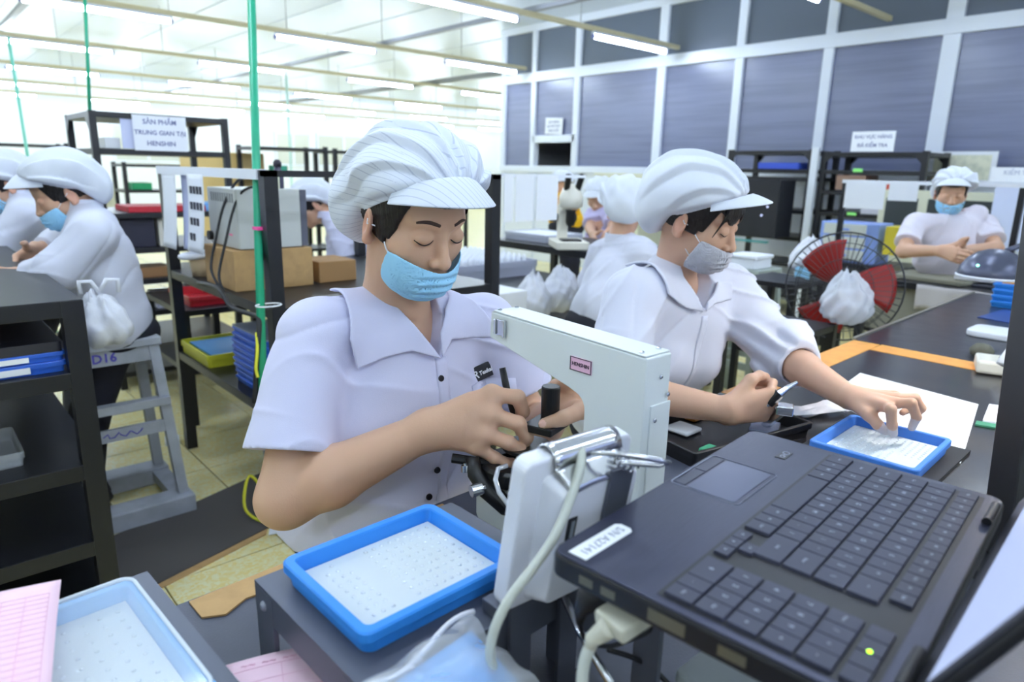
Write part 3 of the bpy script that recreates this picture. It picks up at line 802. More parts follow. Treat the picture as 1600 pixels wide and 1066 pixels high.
# second woman, further along the bench
w2 = thing('person', 'woman in loose white gown, white cap and grey mask picking pieces from a blue tray', 'person', (1.44,1.12,0))
H2 = Fr((1.418,.925,1.208), (.235,-.915,-.325), (.01,-.335,.93), 1.0)
s2R, e2R, r2R = V(1.277,1.002,1.012), V(1.165,.945,.825), V(1.265,.712,.815)
s2L, e2L, r2L = V(1.645,.965,1.0), V(1.635,.79,.86), V(1.505,.565,.835)
nk2, pel2 = V(1.452,1.0,1.072), V(1.46,1.13,.66)
hp2 = head_prims(H2)
bd2 = list(hp2)+[cone(H2.p((0,-.022,-.05)), nk2+V(0,.005,-.02), .05, .055, .03)]
tc_, _ = torso_prims(nk2, pel2, s2R, s2L, -.02); bd2 += [p[:5]+(max(p[5], .03),)+p[6:] for p in tc_]
bd2 += [cone(s2R+V(.01,0,-.01), e2R, .038, .04, .03), cone(e2R, e2R+(r2R-e2R)*.35, .04, .041, .02), cone(e2R+(r2R-e2R)*.35, r2R, .041, .027, .015),
        cone(s2L, e2L, .042, .04, .03), cone(e2L, e2L+(r2L-e2L)*.35, .04, .04, .02), cone(e2L+(r2L-e2L)*.35, r2L, .04, .0265, .015)]
# right hand: fist round the caliper; left hand: fingertips down on the tray
kR = V(1.3318,0.667,0.8273)
bd2 += hand_prims(r2R, kR-r2R, (.1,-.25,.9), curl=((1.0,1.3,.8),(1.15,1.35,.9),(1.2,1.4,.9),(1.25,1.4,.9)), spread=.02, sc=1.05, thumb=((.85,-.1,-.55),(.8,-.45,-.4)))
f2 = [[V(1.4497,0.4652,0.852), V(1.4161,0.4491,0.8586), V(1.4241,0.4447,0.8257), V(1.4495,0.4476,0.7994)],
      [V(1.4783,0.4613,0.8552), V(1.4696,0.4309,0.8654), V(1.4893,0.4231,0.8332), V(1.4956,0.4297,0.8075)],
      [V(1.5135,0.4715,0.8561), V(1.5308,0.4434,0.86), V(1.5484,0.4334,0.8364), V(1.5492,0.441,0.8199)],
      [V(1.542,0.486,0.852), V(1.5592,0.4681,0.8446), V(1.5527,0.4604,0.825), V(1.5383,0.4647,0.8198)]]
bd2 += finger_chains(f2, r2L, (.0098,.0095,.009,.0082), .02)
t2 = [V(1.444,0.4968,0.8277), V(1.4392,0.4753,0.8128), V(1.4481,0.4632,0.8005)]
bd2 += [cone(r2L, t2[0], .019, .0135, .012)]+chain(t2, [.0125,.011,.0088], .007)
COT = (206,196,198)
cots = [(f2[0][3], .03, COT), (f2[1][3], .028, COT), (t2[2], .020, COT)]
soft('body', bd2, SKIN, w2, .0026, colfn=skin_col(H2, (208,167,142), cots), lo=(1.05,.36,.56), hi=(1.85,1.3,1.36))
face_lines(H2, hp2, w2)
hair_part(H2, w2, .003, front=.046, side=-.03, fringe=.035)
fr_ = MB()
for k, (x, z1) in enumerate(((.045,.012),(.05,-.004),(.056,-.02),(-.045,-.004),(-.052,-.03))):
    fr_.tube([H2.p((x*.9,.075,.052)), H2.p((x,.088-abs(x)*.2,.03)), H2.p((x*1.12,.083-abs(x)*.3,z1))], [.004,.0035,.001], 6)
part('fringe', fr_, HAIR, w2, world=True, smooth=True)
cap_part(H2, w2, .0032, mat('cap_white', (222,227,238), rough=.85, bump=.1, bscale=900), kind='pleat', seed=2.1, pl=7, crown=(0,-.028,.052), crad=(.108,.12,.086), bag=(0,-.092,.0), bagr=(.096,.064,.084), vs=-.08, vlen=.050, vz=.002)
mask_part(H2, w2, MASKG, .0022, top=-.05, side=-.034)
g2 = .022
ts2, _ = torso_prims(nk2, pel2, s2R, s2L, g2, bust=.022, wide=1.05)
h2R, h2L = e2R+(r2R-e2R)*.26, e2L+(r2L-e2L)*.30
def wr2(P):
    b = np.sin(P[:,2]*90+P[:,0]*40-P[:,1]*55+2*np.sin(P[:,0]*31+P[:,2]*23))
    nearL = np.exp(-np.linalg.norm(P-e2L.astype(F4), axis=1)**2/.012); nearR = np.exp(-np.linalg.norm(P-e2R.astype(F4), axis=1)**2/.01)
    return folds(P, .0085, .004)+b*.008*np.clip(nearL+nearR, 0, 1)
gown = ts2+[cone(s2R, e2R, .068, .070, .035), cone(e2R, h2R, .066, .05, .03), cone(s2L, e2L, .068, .07, .035), cone(e2L, h2L, .068, .052, .03),
            ball(e2L+V(.03,0,.035), .042, .03), ball(e2L+V(-.025,-.045,.035), .038, .03)]
dg = [(h2R, nrm(r2R-e2R)), (h2L, nrm(r2L-e2L))]
v2 = V(1.4291,0.8994,0.9792)
VP2 = [(nk2[0]-.062,1.2),(nk2[0]+.062,1.2),(nk2[0]+.05,1.05),(v2[0]+.012,v2[2]),(nk2[0]-.05,1.05)]
nc2 = cone(nk2+V(0,-.01,.06), nk2+V(0,0,.012), .064, .05, .004, '-')
def gown_f(P):
    d = sdf(gown, P)-wr2(P)
    for hp_, dd in dg:
        t = (P-hp_.astype(F4)) @ dd.astype(F4); near = np.linalg.norm(P-hp_.astype(F4), axis=1) < .1
        d = np.where(near, np.maximum(d, t), d)
        d = smax(d, -ev1(cone(hp_-dd*.02, hp_+dd*.04, .044, .048), P), F4(.004))
    d = smax(d, -ev1(nc2, P), F4(.004)); d = np.maximum(d, .56-P[:,2])
    d = smax(d, np.where(P[:,1] < nk2[1]-.01, -poly2(P[:,[0,2]].astype(float), VP2), F4(-1)).astype(F4), F4(.003))
    return d.astype(F4)
soft('gown', gown_f, CLOTH_W, w2, .0042, lo=(1.02,.55,.54), hi=(1.9,1.36,1.16))
def lobe2(poly, off=.010, th=.003):
    def f(P):
        d = np.abs(sdf(gown, P)-off-.004*np.sin(P[:,0]*40))-th
        r = np.maximum(poly2(P[:,[0,2]].astype(float), poly), P[:,1]-1.05)
        return smax(d.astype(F4), r.astype(F4), F4(.003))
    return f
c2R = xz((1.3835,1.0649,1.1601), (1.4312,1.0443,1.1438), (1.3879,0.9451,1.0627), (1.4211,0.8942,0.9795), (1.3714,0.9087,0.9923), (1.3027,0.9211,1.0313), (1.3043,0.9855,1.0828))
c2L = xz((1.4947,0.9124,1.0451), (1.4318,0.9003,1.0055), (1.4254,0.8969,0.9785), (1.4579,0.8948,0.9972), (1.5464,0.9047,0.9957), (1.5591,0.9082,1.04))
soft('collar', lobe2(c2R), CLOTH_W, w2, .003, lo=(1.2,.75,.9), hi=(1.5,1.08,1.18))
soft('collar', lobe2(c2L), CLOTH_W, w2, .003, lo=(1.36,.75,.9), hi=(1.72,1.08,1.18))
def front2(x, z):
    p = trace(lambda P: sdf(gown, P)-wr2(P), (x,.4,z), (0,1,0)); return p, gradn(lambda P: sdf(gown, P), p)
zp = MB()
def zpf(u, v):
    z = v2[2]-.012-u*.26; p, n_ = front2(v2[0]+.008-u*.01+(v-.5)*.018, z); return p+n_*.0022
zp.grid(zpf, 20, 4, th=.004); part('placket', zp, CLOTH_W, w2, world=True, smooth=True)
legs(w2, pel2, floor_off=.13)

# ------------------------------------------------------------------ the long bench and what lies on it
GREYLAM = mat('bench_grey', (74,78,92), rough=.5, bump=.06, bscale=300, var=.15, vscale=10)
DARKTOP = mat('bench_dark', (40,40,46), rough=.22, spec=.6, var=.35, vscale=9, col2=(62,58,54), bump=.04, bscale=12)
DARKTOP2 = mat('bench_mat', (38,40,50), rough=.28, spec=.6, bump=.25, bscale=9)
WOOD = mat('edge_wood', (150,128,92), rough=.6, var=.3, vscale=20)
def ye(x): return .846+.035*x
def slab(x0, x1, z0, z1, y0=-.7, dy=0.):
    return MB().prism([(x0,y0),(x1,y0),(x1,ye(x1)+dy),(x0,ye(x0)+dy)], z0, z1)
bench = thing('workbench', 'long dark workbench the two women sit at, grey top nearest', 'workbench', (1.5,.2,0))
part('top', slab(-.7,1.14,.715,.75), GREYLAM, bench, world=True, bev=.003)
part('top', slab(1.143,2.46,.715,.75), DARKTOP, bench, world=True, bev=.003)
part('top', slab(2.463,4.05,.715,.75), DARKTOP2, bench, world=True, bev=.003)
part('edge_strip', MB().beam((2.47,ye(2.47)+.006,.735),(4.05,ye(4.05)+.006,.735),.012,.04), mat('edge_steel', (176,172,160), rough=.35, metal=.6), bench, world=True)
for x in (-.5,.9,1.25,2.35,2.6,3.95):
    part('leg', MB().beam((x,ye(x)-.06,0),(x,ye(x)-.06,.715),.045,.045), BLACKM, bench, world=True)
    part('leg', MB().beam((x,-.6,0),(x,-.6,.715),.045,.045), BLACKM, bench, world=True)
ORT = mat('tape_orange', (255,176,84), rough=.45, var=.15, vscale=20)
def strip(pts, w, z, t=.0012):
    mb = MB()
    for a, b in zip(pts[:-1], pts[1:]): mb.beam((*a,z+t/2),(*b,z+t/2), w, t)
    return mb
single('tape', strip([(1.55,ye(1.55)-.045),(2.45,ye(2.45)-.045)], .085, .75), ORT, 'orange tape along the near edge of the dark bench', 'tape', 'orange tape border')
single('tape', strip([(2.405,ye(2.4)-.09),(2.405,-.5)], .105, .75), ORT, 'wide orange tape running across the dark bench', 'tape', 'orange tape border')
CARD = mat('cardboard', (196,158,106), rough=.8, var=.12, vscale=30, bump=.05, bscale=200)
cb = MB().prism([(0.2208,0.8425,0.752)[:2] if False else (.2115,.845),(.2135,.802),(.238,.789),(.27,.806),(.33,.80),(.45,.81),(.62,.815),(.62,.855),(.35,.853)], .7505, .753)
single('cardboard_strip', cb, CARD, 'torn cardboard strip taped along the grey bench edge', 'cardboard')
# --- grey steel tray stand with the blue tray
STAND = mat('stand_grey', (92,96,108), rough=.45, metal=.35, spec=.5)
def tray_stand(label, loc, rz, w, d, h):
    t = thing('tray_stand', label, 'stand', loc, rz)
    part('top_plate', MB().bb((-w/2,-d/2,h-.003),(w/2,d/2,h)), STAND, t)
    for s, (a, b) in enumerate((((-w/2,-d/2),(w/2,-d/2+.003)), ((-w/2,d/2-.003),(w/2,d/2)), ((-w/2,-d/2),(-w/2+.003,d/2)), ((w/2-.003,-d/2),(w/2,d/2)))):
        part('skirt', MB().bb((*a,h-.036),(*b,h-.003)), STAND, t)
    for sx in (-1, 1):
        for sy in (-1, 1):
            x, y = sx*(w/2-.002), sy*(d/2-.022)
            l = MB().bb((x-.0025,y-.02,0),(x+.0025,y+.02,h-.004)); l.bb((x,y-.02,0),(x+sx*.02,y+.02,.003)); part('leg', l, STAND, t)
            part('bolt', MB().lathe([(.0055,0),(.0055,.002),(.003,.004),(0,.0042)], (sx*w/2,y,h-.02), 12, (0,sx*pi/2,0)), GREYS, t, smooth=False)
    return t
BLUE = mat('tray_blue', (52,142,232), rough=.42, spec=.45, bump=.03, bscale=500)
GEL = mat('tray_gel', (212,220,223), rough=.3, spec=.5)
DOT = mat('gel_drop', (226,233,238), rough=.05, spec=.9)
def rrect(w, d, r, n=5):
    pts = []
    for cx, cy, a0 in ((w/2-r,d/2-r,0),(-w/2+r,d/2-r,pi/2),(-w/2+r,-d/2+r,pi),(w/2-r,-d/2+r,1.5*pi)):
        for k in range(n+1):
            a = a0+pi/2*k/n; pts.append((cx+r*math.cos(a), cy+r*math.sin(a)))
    return pts
def tray_mb(w, d, h, wall=.011, r=.012, floor_=.008):
    """open tray: outer wall, rim, sloped inner wall, floor"""
    mb = MB(); n = None; rings = []
    for ww, dd, rr, z in ((w-.012,d-.012,r,0),(w-.008,d-.008,r,h*.55),(w,d,r,h*.55+.001),(w,d,r,h-.002),(w-.003,d-.003,r,h),(w-2*wall+.002,d-2*wall+.002,r*.6,h),(w-2*wall,d-2*wall,r*.6,h-.002),(w-2*wall-.006,d-2*wall-.006,r*.5,floor_)):
        rings.append([(x, y, z) for x, y in rrect(ww, dd, rr)])
    n = len(rings[0]); vs = [p for rg in rings for p in rg]; fs = []
    for i in range(len(rings)-1):
        fs += [(i*n+k, i*n+(k+1) % n, (i+1)*n+(k+1) % n, (i+1)*n+k) for k in range(n)]
    fs.append(tuple(reversed(range(n)))); fs.append(tuple(range((len(rings)-1)*n, len(rings)*n)))
    return mb.add(vs, fs)
def bead(x, y, z, r):
    return MB().lathe([(r,0),(r*.86,r*.35),(r*.5,r*.6),(0,r*.68)], (x,y,z), 8)
def blue_tray(label, loc, rz, w, d, h, cols=0, rows=0, skip=None, mcol=None, dots=True, group='blue component trays', dr=.0024):
    t = thing('component_tray', label, 'tray', loc, rz, group)
    part('tray_shell', tray_mb(w, d, h), mcol or BLUE, t)
    if cols:
        iw, idp = w-.03, d-.03
        part('gel_sheet', MB().bb((-iw/2,-idp/2,.008),(iw/2,idp/2,.0105)), GEL, t)
        me = bead(0,0,0,dr).mesh('lens'); me.materials.append(DOT); me.polygons.foreach_set('use_smooth', [True]*len(me.polygons)); k = 0
        for i in range(cols):
            for j in range(rows):
                if skip and skip(i, j): continue
                o = bpy.data.objects.new('lens', me); COL.objects.link(o); o.parent = t
                o.location = (-iw*.44+iw*.88*i/(cols-1)+random.uniform(-.0006,.0006), -idp*.42+idp*.84*j/(rows-1), .0105); k += 1
    return t
STX, STY, SRZ = .365, .545, .03
tray_stand('grey steel stand with bolted skirt carrying the blue tray of lenses', (STX,STY,.75), SRZ, .265, .225, .124)
main_tray = blue_tray('blue tray with rows of clear lenses on the grey stand in the foreground', (.349,.553,.8745), SRZ, .196, .165, .026, 15, 10, skip=lambda i, j: (i in (0,4,5) ) or (i == 3 and j > 7) or (i == 1 and j > 8))
# --- left foreground tray under a clear cover on its own stand
tray_stand('grey stand at the left edge carrying the covered blue tray', (.03,.66,.75), .06, .285, .30, .08)
lt = blue_tray('pale blue tray under a clear cover at the bottom left', (.03,.645,.8305), .06, .235, .235, .026, 12, 11, skip=lambda i, j: i < 5 or j < 1, mcol=mat('tray_pale_blue', (112,188,244), rough=.4))
CLEAR = mat('clear_plastic', (240,246,250), rough=.08, spec=.6, trans=.0, alpha=.22)
EDGEC = mat('clear_edge', (232,240,246), rough=.2, alpha=.7)
cv = tray_mb(.238,.238,.012,.004,.014,.002); part('cover_rim', MB().tube([(x,y,.031) for x, y in rrect(.226,.226,.014)], .0022, 6, closed=True), EDGEC, lt, smooth=True)
part('cover_sheet', MB().prism(rrect(.226,.226,.014), .0285, .0295), CLEAR, lt)
PINK = mat('paper_pink', (250,214,228), rough=.8)
PINKL = mat('ink_pink', (236,188,208), rough=.8)
def form(label, loc, rz, w, d, rot=(0,0,0), rowsn=9, colsn=6):
    mb = MB().grid(lambda u, v: ((u-.5)*w, (v-.5)*d, .004*math.sin(u*2.5+.4)+.003*math.sin(v*3)), 14, 14, th=.0006)
    o = thing('paper_form', label, 'paper', loc, rz, None); p_ = part('sheet', mb, PINK, o, smooth=True)
    l = MB(); zf = lambda x, y: .004*math.sin((x/w+.5)*2.5+.4)+.003*math.sin((y/d+.5)*3)+.0007
    for i in range(rowsn+1):
        y = -d*.45+d*.8*i/rowsn
        l.tube([(x, y, zf(x,y)) for x in np.linspace(-w*.46,w*.46,12)], .0003, 4)
    for i in range(colsn+1):
        x = -w*.46+w*.92*i/colsn
        l.tube([(x, y, zf(x,y)) for y in np.linspace(-d*.45,d*.35,12)], .0003, 4)
    part('ruled_lines', l, PINKL, o, kind='stuff')
    for k in range(3):
        text('handwriting', ['Qty', 'OK', 'x1'][0] if False else '~~', .012, PINKL, o, (-w*.3+.02*k, d*.4, .006), (0,0,0))
    return o
form('ruled pink form lying over the covered tray at the left edge', (-.044,.694,.886), -.2, .205, .17, rowsn=16, colsn=10)
form('pink slip poking up at the bottom edge of the frame', (.212,.548,.806), -.35, .105, .13, rowsn=5, colsn=2)
# --- zip bag with blue sheet
bag = thing('zip_bag', 'clear zip bag holding a blue sheet, bottom edge of the frame', 'bag', (.37,.43,.79), .0)
def bagf(u, v): return ((u-.5)*.17, (v-.5)*.13, .022*math.sin(pi*min(max(u,.0),1))*math.sin(pi*v)**.6+.004*math.sin(u*17+v*9)+.003*math.sin(v*23)+.012)
part('film', MB().grid(bagf, 30, 24), mat('bag_film', (244,247,252), rough=.12, spec=.8, alpha=.34), bag, smooth=True)
part('blue_sheet', MB().grid(lambda u, v: ((u-.5)*.15, (v-.5)*.10, .014*math.sin(pi*u)*math.sin(pi*v)+.010), 8, 8, th=.001), mat('sheet_blue', (92,172,240), rough=.5), bag, smooth=True)
part('zip_strip', MB().tube([((u-.5)*.17, .058+.004*math.sin(u*9), .016+.006*math.sin(u*8+1)) for u in np.linspace(0,1,24)], .0025, 6), mat('zip_white', (230,232,242), rough=.3, alpha=.85), bag, smooth=True)
bag.location = (.268,.372,.864); bag.rotation_euler = (.32,-.05,.08)
bx_ = thing('carton', 'low brown carton under the zip bag at the bottom of the frame', 'box', (.25,.33,.75))
part('body', MB().bb((.16,.24,.7503),(.36,.425,.844)), CARD, bx_, world=True, bev=.002)
part('flap_seam', MB().bb((.255,.24,.8435),(.265,.425,.8455)), mat('tape_tan', (210,180,130), rough=.4), bx_, world=True)

# ------------------------------------------------------------------ cream C-frame gauge on the bench
CREAM = mat('enamel_cream', (230,236,236), rough=.38, spec=.5, bump=.02, bscale=300)
BLK = mat('anodised_black', (17,17,20), rough=.4)
CHR = mat('chrome', (214,216,222), rough=.16, metal=1)
X0, X1 = .655, .705
mac = thing('thickness_gauge', 'cream C-shaped bench gauge with black stage and pink nameplate', 'gauge', (.68,.62,.75))
def yz(pts, x0, x1):
    M_ = Matrix(((0,0,1),(1,0,0),(0,1,0))).to_4x4()
    return MB().prism(pts, x0, x1, M_)
arc = [(.588+.030*math.cos(a), .985+.035*math.sin(a)) for a in np.linspace(pi*.52, pi, 7)]
arc = []
for k in range(7):
    a = k/6*pi/2; arc.append((.602-.022*math.sin(a)*1.0+.0, .9925-.0+.022*(math.cos(a)-1)+.018))
prof = [(.482,.75),(.482,1.083),(.776,1.093),(.779,1.052),(.61,1.014)]+arc[1:]+[(.580,.80),(.76,.80),(.76,.75)]
part('frame', yz(prof, X0, X1), CREAM, mac, world=True, bev=.0022)
part('top_cover', MB().add(*(lambda b: (b.v, b.f))(MB().box(((X0+X1)/2,.628,1.0895),(.05,.286,.002),(-.034*-1,0,0)))), CREAM, mac, world=True, bev=.0008)
for x, y in ((X0+.008,.765),(X1-.008,.765),(X0+.008,.497),(X1-.008,.497)):
    z = 1.083+.034*(y-.482); part('screw', MB().lathe([(.0035,0),(.0035,.0018),(.002,.003),(0,.0032)], (x,y,z+.002), 10), CHR, mac, world=True)
part('back_plate', MB().bb((X0+.012,.4795,.77),(X1+.002,.4825,1.02)), CREAM, mac, world=True, bev=.001)
for x, z in ((X0+.02,1.0),(X1-.006,1.03),(X0+.03,1.055),(X0+.02,.85),(X1-.008,.8)):
    part('screw', MB().lathe([(.0032,0),(.0032,.0012),(.0018,.0024),(0,.0026)], (x,.4795 if z < 1.04 else .482,z), 10, (pi/2,0,0)), CHR, mac, world=True)
# chrome catch on the arm side
c = MB().bb((X0-.0035,.741,1.060),(X0,.762,1.084)); c.bb((X0-.006,.740,1.059),(X0-.0015,.744,1.085)); c.bb((X0-.006,.759,1.061),(X0-.0015,.763,1.084))
part('catch', c, CHR, mac, world=True, bev=.0006)
lp = part('nameplate', MB().box((X0-.0008,.5885,1.0505),(.0012,.038,.019),(.0,0,0)), mat('plate_pink', (244,196,222), rough=.4), mac, world=True, label='pink nameplate with dark border')
brd = MB()
for a, b in (((.5695,1.041),(.6075,1.0421)),((.5695,1.0589),(.6075,1.06)),((.5695,1.041),(.5707,1.06)),((.6063,1.041),(.6075,1.06))): brd.bb((X0-.0019,a[0],a[1]),(X0-.0013,b[0],b[1]))
INK = mat('ink_dark', (60,40,62), rough=.6)
part('border', brd, INK, lp, world=True)
RX = Matrix(((0,0,-1),(-1,0,0),(0,1,0)))    # text facing -X
text('lettering', 'HENSHIN', .0074, INK, lp, Vector((X0-.0017,.5885,1.0505))-Vector(mac.location), RX)
# base and round stage under the arm
part('base', yz([(.48,.75),(.76,.75),(.775,.765),(.775,.825),(.735,.836),(.61,.836),(.61,.80),(.48,.80)], X0-.028, X1+.03), CREAM, mac, world=True, bev=.004)
part('stage_ring', MB().lathe([(.05,0),(.056,.0),(.058,.006),(.058,.022),(.052,.026),(.03,.026),(.03,0)], (.668,.725,.838), 36), BLK, mac, world=True, smooth=False, bev=.0015)
part('stage_plate', MB().lathe([(0,0),(.04,0),(.04,.006),(0,.006)], (.69,.725,.878), 30), BLK, mac, world=True, bev=.001)
kp = V(0.7151,0.7022,0.9511)
part('knob', MB().lathe([(0,0),(.0138,0),(.0145,.002),(.0145,.054),(.0133,.056),(0,.056)], (kp[0],kp[1],.925), 28), BLK, mac, world=True, bev=.0006)
part('bracket_plate', MB().box((kp[0]-.004,kp[1]+.004,.917),(.062,.05,.012),(0,0,.3)), BLK, mac, world=True, bev=.002)
part('stud', MB().lathe([(.006,0),(.006,.004),(.0025,.005),(.0025,.014),(0,.0145)], (0.6845,0.7229,0.9101), 12), CHR, mac, world=True)
part('side_arm', MB().tube([(0.5865,0.7835,0.8693), (0.6143,0.7569,0.8644), (0.6533,0.734,0.8593)], .0075, 10), BLK, mac, world=True, bev=.001)
part('cross_arm', MB().tube([(0.6044,0.7555,0.875), (0.6009,0.7446,0.8536), (0.6074,0.7247,0.8327), (0.6195,0.694,0.8147), (0.6466,0.6667,0.8063)], [.011,.012,.014,.015,.015], 12), BLK, mac, world=True, smooth=True)
for p, q, r in (((0.5903,0.7546,0.8552), (0.5922,0.7573,0.8683), .0065), ((0.5783,0.7252,0.8385), (0.6005,0.7195,0.84), .0095)):
    part('thumbscrew', MB().tube([p, tuple(V(p)+(V(q)-V(p))*.75), tuple(V(p)+(V(q)-V(p))*.76), q], [r,r,r*.45,r*.45], 14), CHR, mac, world=True)
part('air_hose', MB().tube([(0.6295,0.7042,0.8722), (0.6128,0.7052,0.8716), (0.6016,0.6976,0.8603), (0.597,0.6833,0.8468), (0.5986,0.6637,0.8338), (0.5926,0.6495,0.8167)], .004, 10), mat('hose_clear', (196,200,208), rough=.15, metal=.4), mac, world=True, smooth=True)
# tweezers in the right hand
tw = single('tweezers', MB().tube([(0.6761,0.7719,1.0005), (0.6762,0.7637,0.9764), (0.6791,0.7506,0.9371), (0.6925,0.7459,0.8967), (0.6982,0.7425,0.8811)], [.0052,.0056,.0046,.002,.0008], 8), BLK, 'black tweezers held upright in the right hand over the stage', 'tweezers', smooth=True)
# ------------------------------------------------------------------ white display seen from behind
mon = thing('display', 'white flat display seen from behind, upright beside the tray', 'display', (.45,.44,.889))
WPL = mat('plastic_white', (232,234,242), rough=.4)
tl = .17; Mm = Matrix.Translation((.382,.446,.891)) @ Matrix.Rotation(-.06, 4, 'Z') @ Matrix.Rotation(tl, 4, 'X')
def mbx(lo, hi):
    b = MB().bb(lo, hi); b.v = [Mm @ Vector(v) for v in b.v]; return b
WM, HM, TM = .138, .166, .020
def mpoly(pts, y0, y1):       # x,z outline extruded along local y
    b = MB().prism(pts, 0, 1); b.v = [Mm @ Vector((v[0], y0+(y1-y0)*v[2], v[1])) for v in b.v]; return b
part('bezel_shell', mpoly([(x+WM/2, y+HM/2) for x, y in rrect(WM,HM,.012)], -.0, -TM), WPL, mon, world=True, bev=.003)
blk = MB(); r0 = [(x+WM*.56, y+HM*.47) for x, y in rrect(WM*.80,HM*.86,.008)]; r1 = [(x+WM*.58, y+HM*.46) for x, y in rrect(WM*.70,HM*.76,.008)]
nn = len(r0); blk.add([Mm @ Vector((x,-TM+.001,z)) for x, z in r0]+[Mm @ Vector((x,-TM-.022,z)) for x, z in r1], [(i,(i+1) % nn,nn+(i+1) % nn,nn+i) for i in range(nn)]+[tuple(range(nn,2*nn))])
part('back_housing', blk, WPL, mon, world=True, bev=.002)
part('port', mbx((WM*.30,-TM-.0228,.085),(WM*.385,-TM-.0195,.110)), BLK, mon, world=True, bev=.0008)
part('port_contact', mbx((WM*.325,-TM-.0236,.088),(WM*.36,-TM-.0226,.107)), CHR, mon, world=True)
part('rear_bracket', mbx((WM*.62,-TM-.026,-.05),(WM*.84,-TM-.0225,.15)), STAND, mon, world=True)
part('screen', mbx((.012,.0002,.014),(WM-.012,.0012,HM-.014)), mat('screen_dark', (40,48,60), rough=.1), mon, world=True)
dst = thing('display_stand', 'dark steel bracket under the white display at the stand corner', 'stand', (.45,.43,.75))
part('ledge', MB().bb((.380,.4325,.8750),(.525,.458,.889)), STAND, dst, world=True, bev=.001)
for x in (.405,.475): part('upright', MB().bb((x-.014,.4265,.75),(x+.014,.4315,.888)), STAND, dst, world=True)
# binder clip on the top edge
clip = thing('binder_clip', 'silver bulldog clip gripping the top of the white display', 'clip', (0.4685,0.4188,1.0445))
tp = lambda x, y, z: Mm @ Vector((x, y, z))
cm = MB()
for y_, s in ((.0025,1),(-TM-.003,-1)):
    pass
jw = MB().grid(lambda u, v: tp(WM*(.22+.62*u), .004-(TM+.010)*v, HM+.002+.004*math.sin(pi*v)-.010*(abs(v-.5)*2)**3), 10, 9, th=.0012)
part('jaw', jw, CHR, clip, world=True, smooth=True)
part('back_plate', MB().grid(lambda u, v: tp(WM*(.22+.62*u+.06*v*(1-2*u)), -TM-.004-.020*v, HM-.010-.018*v+.004*math.sin(u*pi)), 10, 6, th=.0014), CHR, clip, world=True, smooth=True)
part('lever', MB().tube([tp(WM*.50,-TM-.010,HM+.000), tp(WM*.62,-TM-.030,HM+.006), tp(WM*.82,-TM-.052,HM+.004), tp(WM*.90,-TM-.056,HM+.001), tp(WM*.86,-TM-.050,HM-.004), tp(WM*.64,-TM-.03,HM-.004)], .0028, 8), CHR, clip, world=True, smooth=True)
part('spring', MB().tube([tp(WM*.74+.006*math.cos(k*.8), -TM-.03+.0018*k*.4-.006, HM-.012+.006*math.sin(k*.8)) for k in range(40)], .0011, 5), CHR, clip, world=True, smooth=True)
CABG = mat('cable_grey', (196,200,190), rough=.5)
def smooth_path(pts, n=6):
    out = []; P = [Vector(p) for p in pts]
    for i in range(len(P)-1):
        p0, p1, p2, p3 = P[max(i-1,0)], P[i], P[i+1], P[min(i+2,len(P)-1)]
        for k in range(n):
            t = k/n; out.append(.5*((2*p1)+(p2-p0)*t+(2*p0-5*p1+4*p2-p3)*t*t+(3*p1-p0-3*p2+p3)*t**3))
    return out+[P[-1]]
single('signal_cable', MB().tube(smooth_path([(0.4538,0.4056,1.0525), (0.4349,0.3852,1.044), (0.4157,0.3775,1.0194), (0.3915,0.3722,0.9925), (0.3655,0.3708,0.9723), (0.3429,0.3736,0.9528), (0.3274,0.3748,0.9315), (0.3225,0.3768,0.9078), (0.3263,0.3774,0.8865)]), .0044, 10), CABG, 'grey cable hanging down across the back of the white display', 'cable', smooth=True)

# ------------------------------------------------------------------ laptop on its riser
LAPT = mat('laptop_deck', (60,62,82), rough=.32, metal=.45, spec=.5, bump=.06, bscale=40, stretch=(2,60,1), var=.12, vscale=20)
LAPB = mat('laptop_black', (22,22,28), rough=.45)
KEY = mat('key_charcoal', (54,56,74), rough=.5)
KEYL = mat('key_legend', (176,180,196), rough=.6)
LA = .094
lap = thing('laptop', 'black open laptop in the right foreground, keyboard towards the left', 'laptop', (.361,.35,.978), LA)
LW, LD, LH = .386, .258, .022
# local x along the front edge (from the numeric-pad end), local -y towards the hinge
part('base', MB().prism([(x+LW/2, y-LD/2) for x, y in rrect(LW,LD,.012)], 0, LH-.0015), LAPB, lap, bev=.003)
part('deck', MB().prism([(x+LW/2, y-LD/2) for x, y in rrect(LW-.003,LD-.003,.012)], LH-.002, LH), LAPT, lap, bev=.0006)
KX0, KX1, KY0, KY1 = .012, .370, -.0985, -.2395    # keyboard well
part('keyboard_well', MB().bb((KX0-.003,KY1-.003,LH-.0005),(KX1+.003,KY0+.003,LH+.0003)), LAPB, lap)
tpx, tpy = .230, -.041
part('touchpad', MB().prism([(x+tpx, y+tpy-.006) for x, y in rrect(.088,.050,.004)], LH-.0005, LH+.0004), mat('touchpad', (86,90,112), rough=.28, metal=.6), lap)
for dx in (-.022,.022):
    part('touchpad_button', MB().bb((tpx+dx-.0212,tpy+.021,LH-.0005),(tpx+dx+.0212,tpy+.034,LH+.0006)), mat('touchpad_b', (58,60,76), rough=.35, metal=.5), lap, bev=.0006)
part('touchpad_frame', MB().tube([(x+tpx, y+tpy, LH+.0002) for x, y in rrect(.093,.072,.005)], .0007, 5, closed=True), mat('frame_grey', (120,124,140), rough=.3, metal=.6), lap)
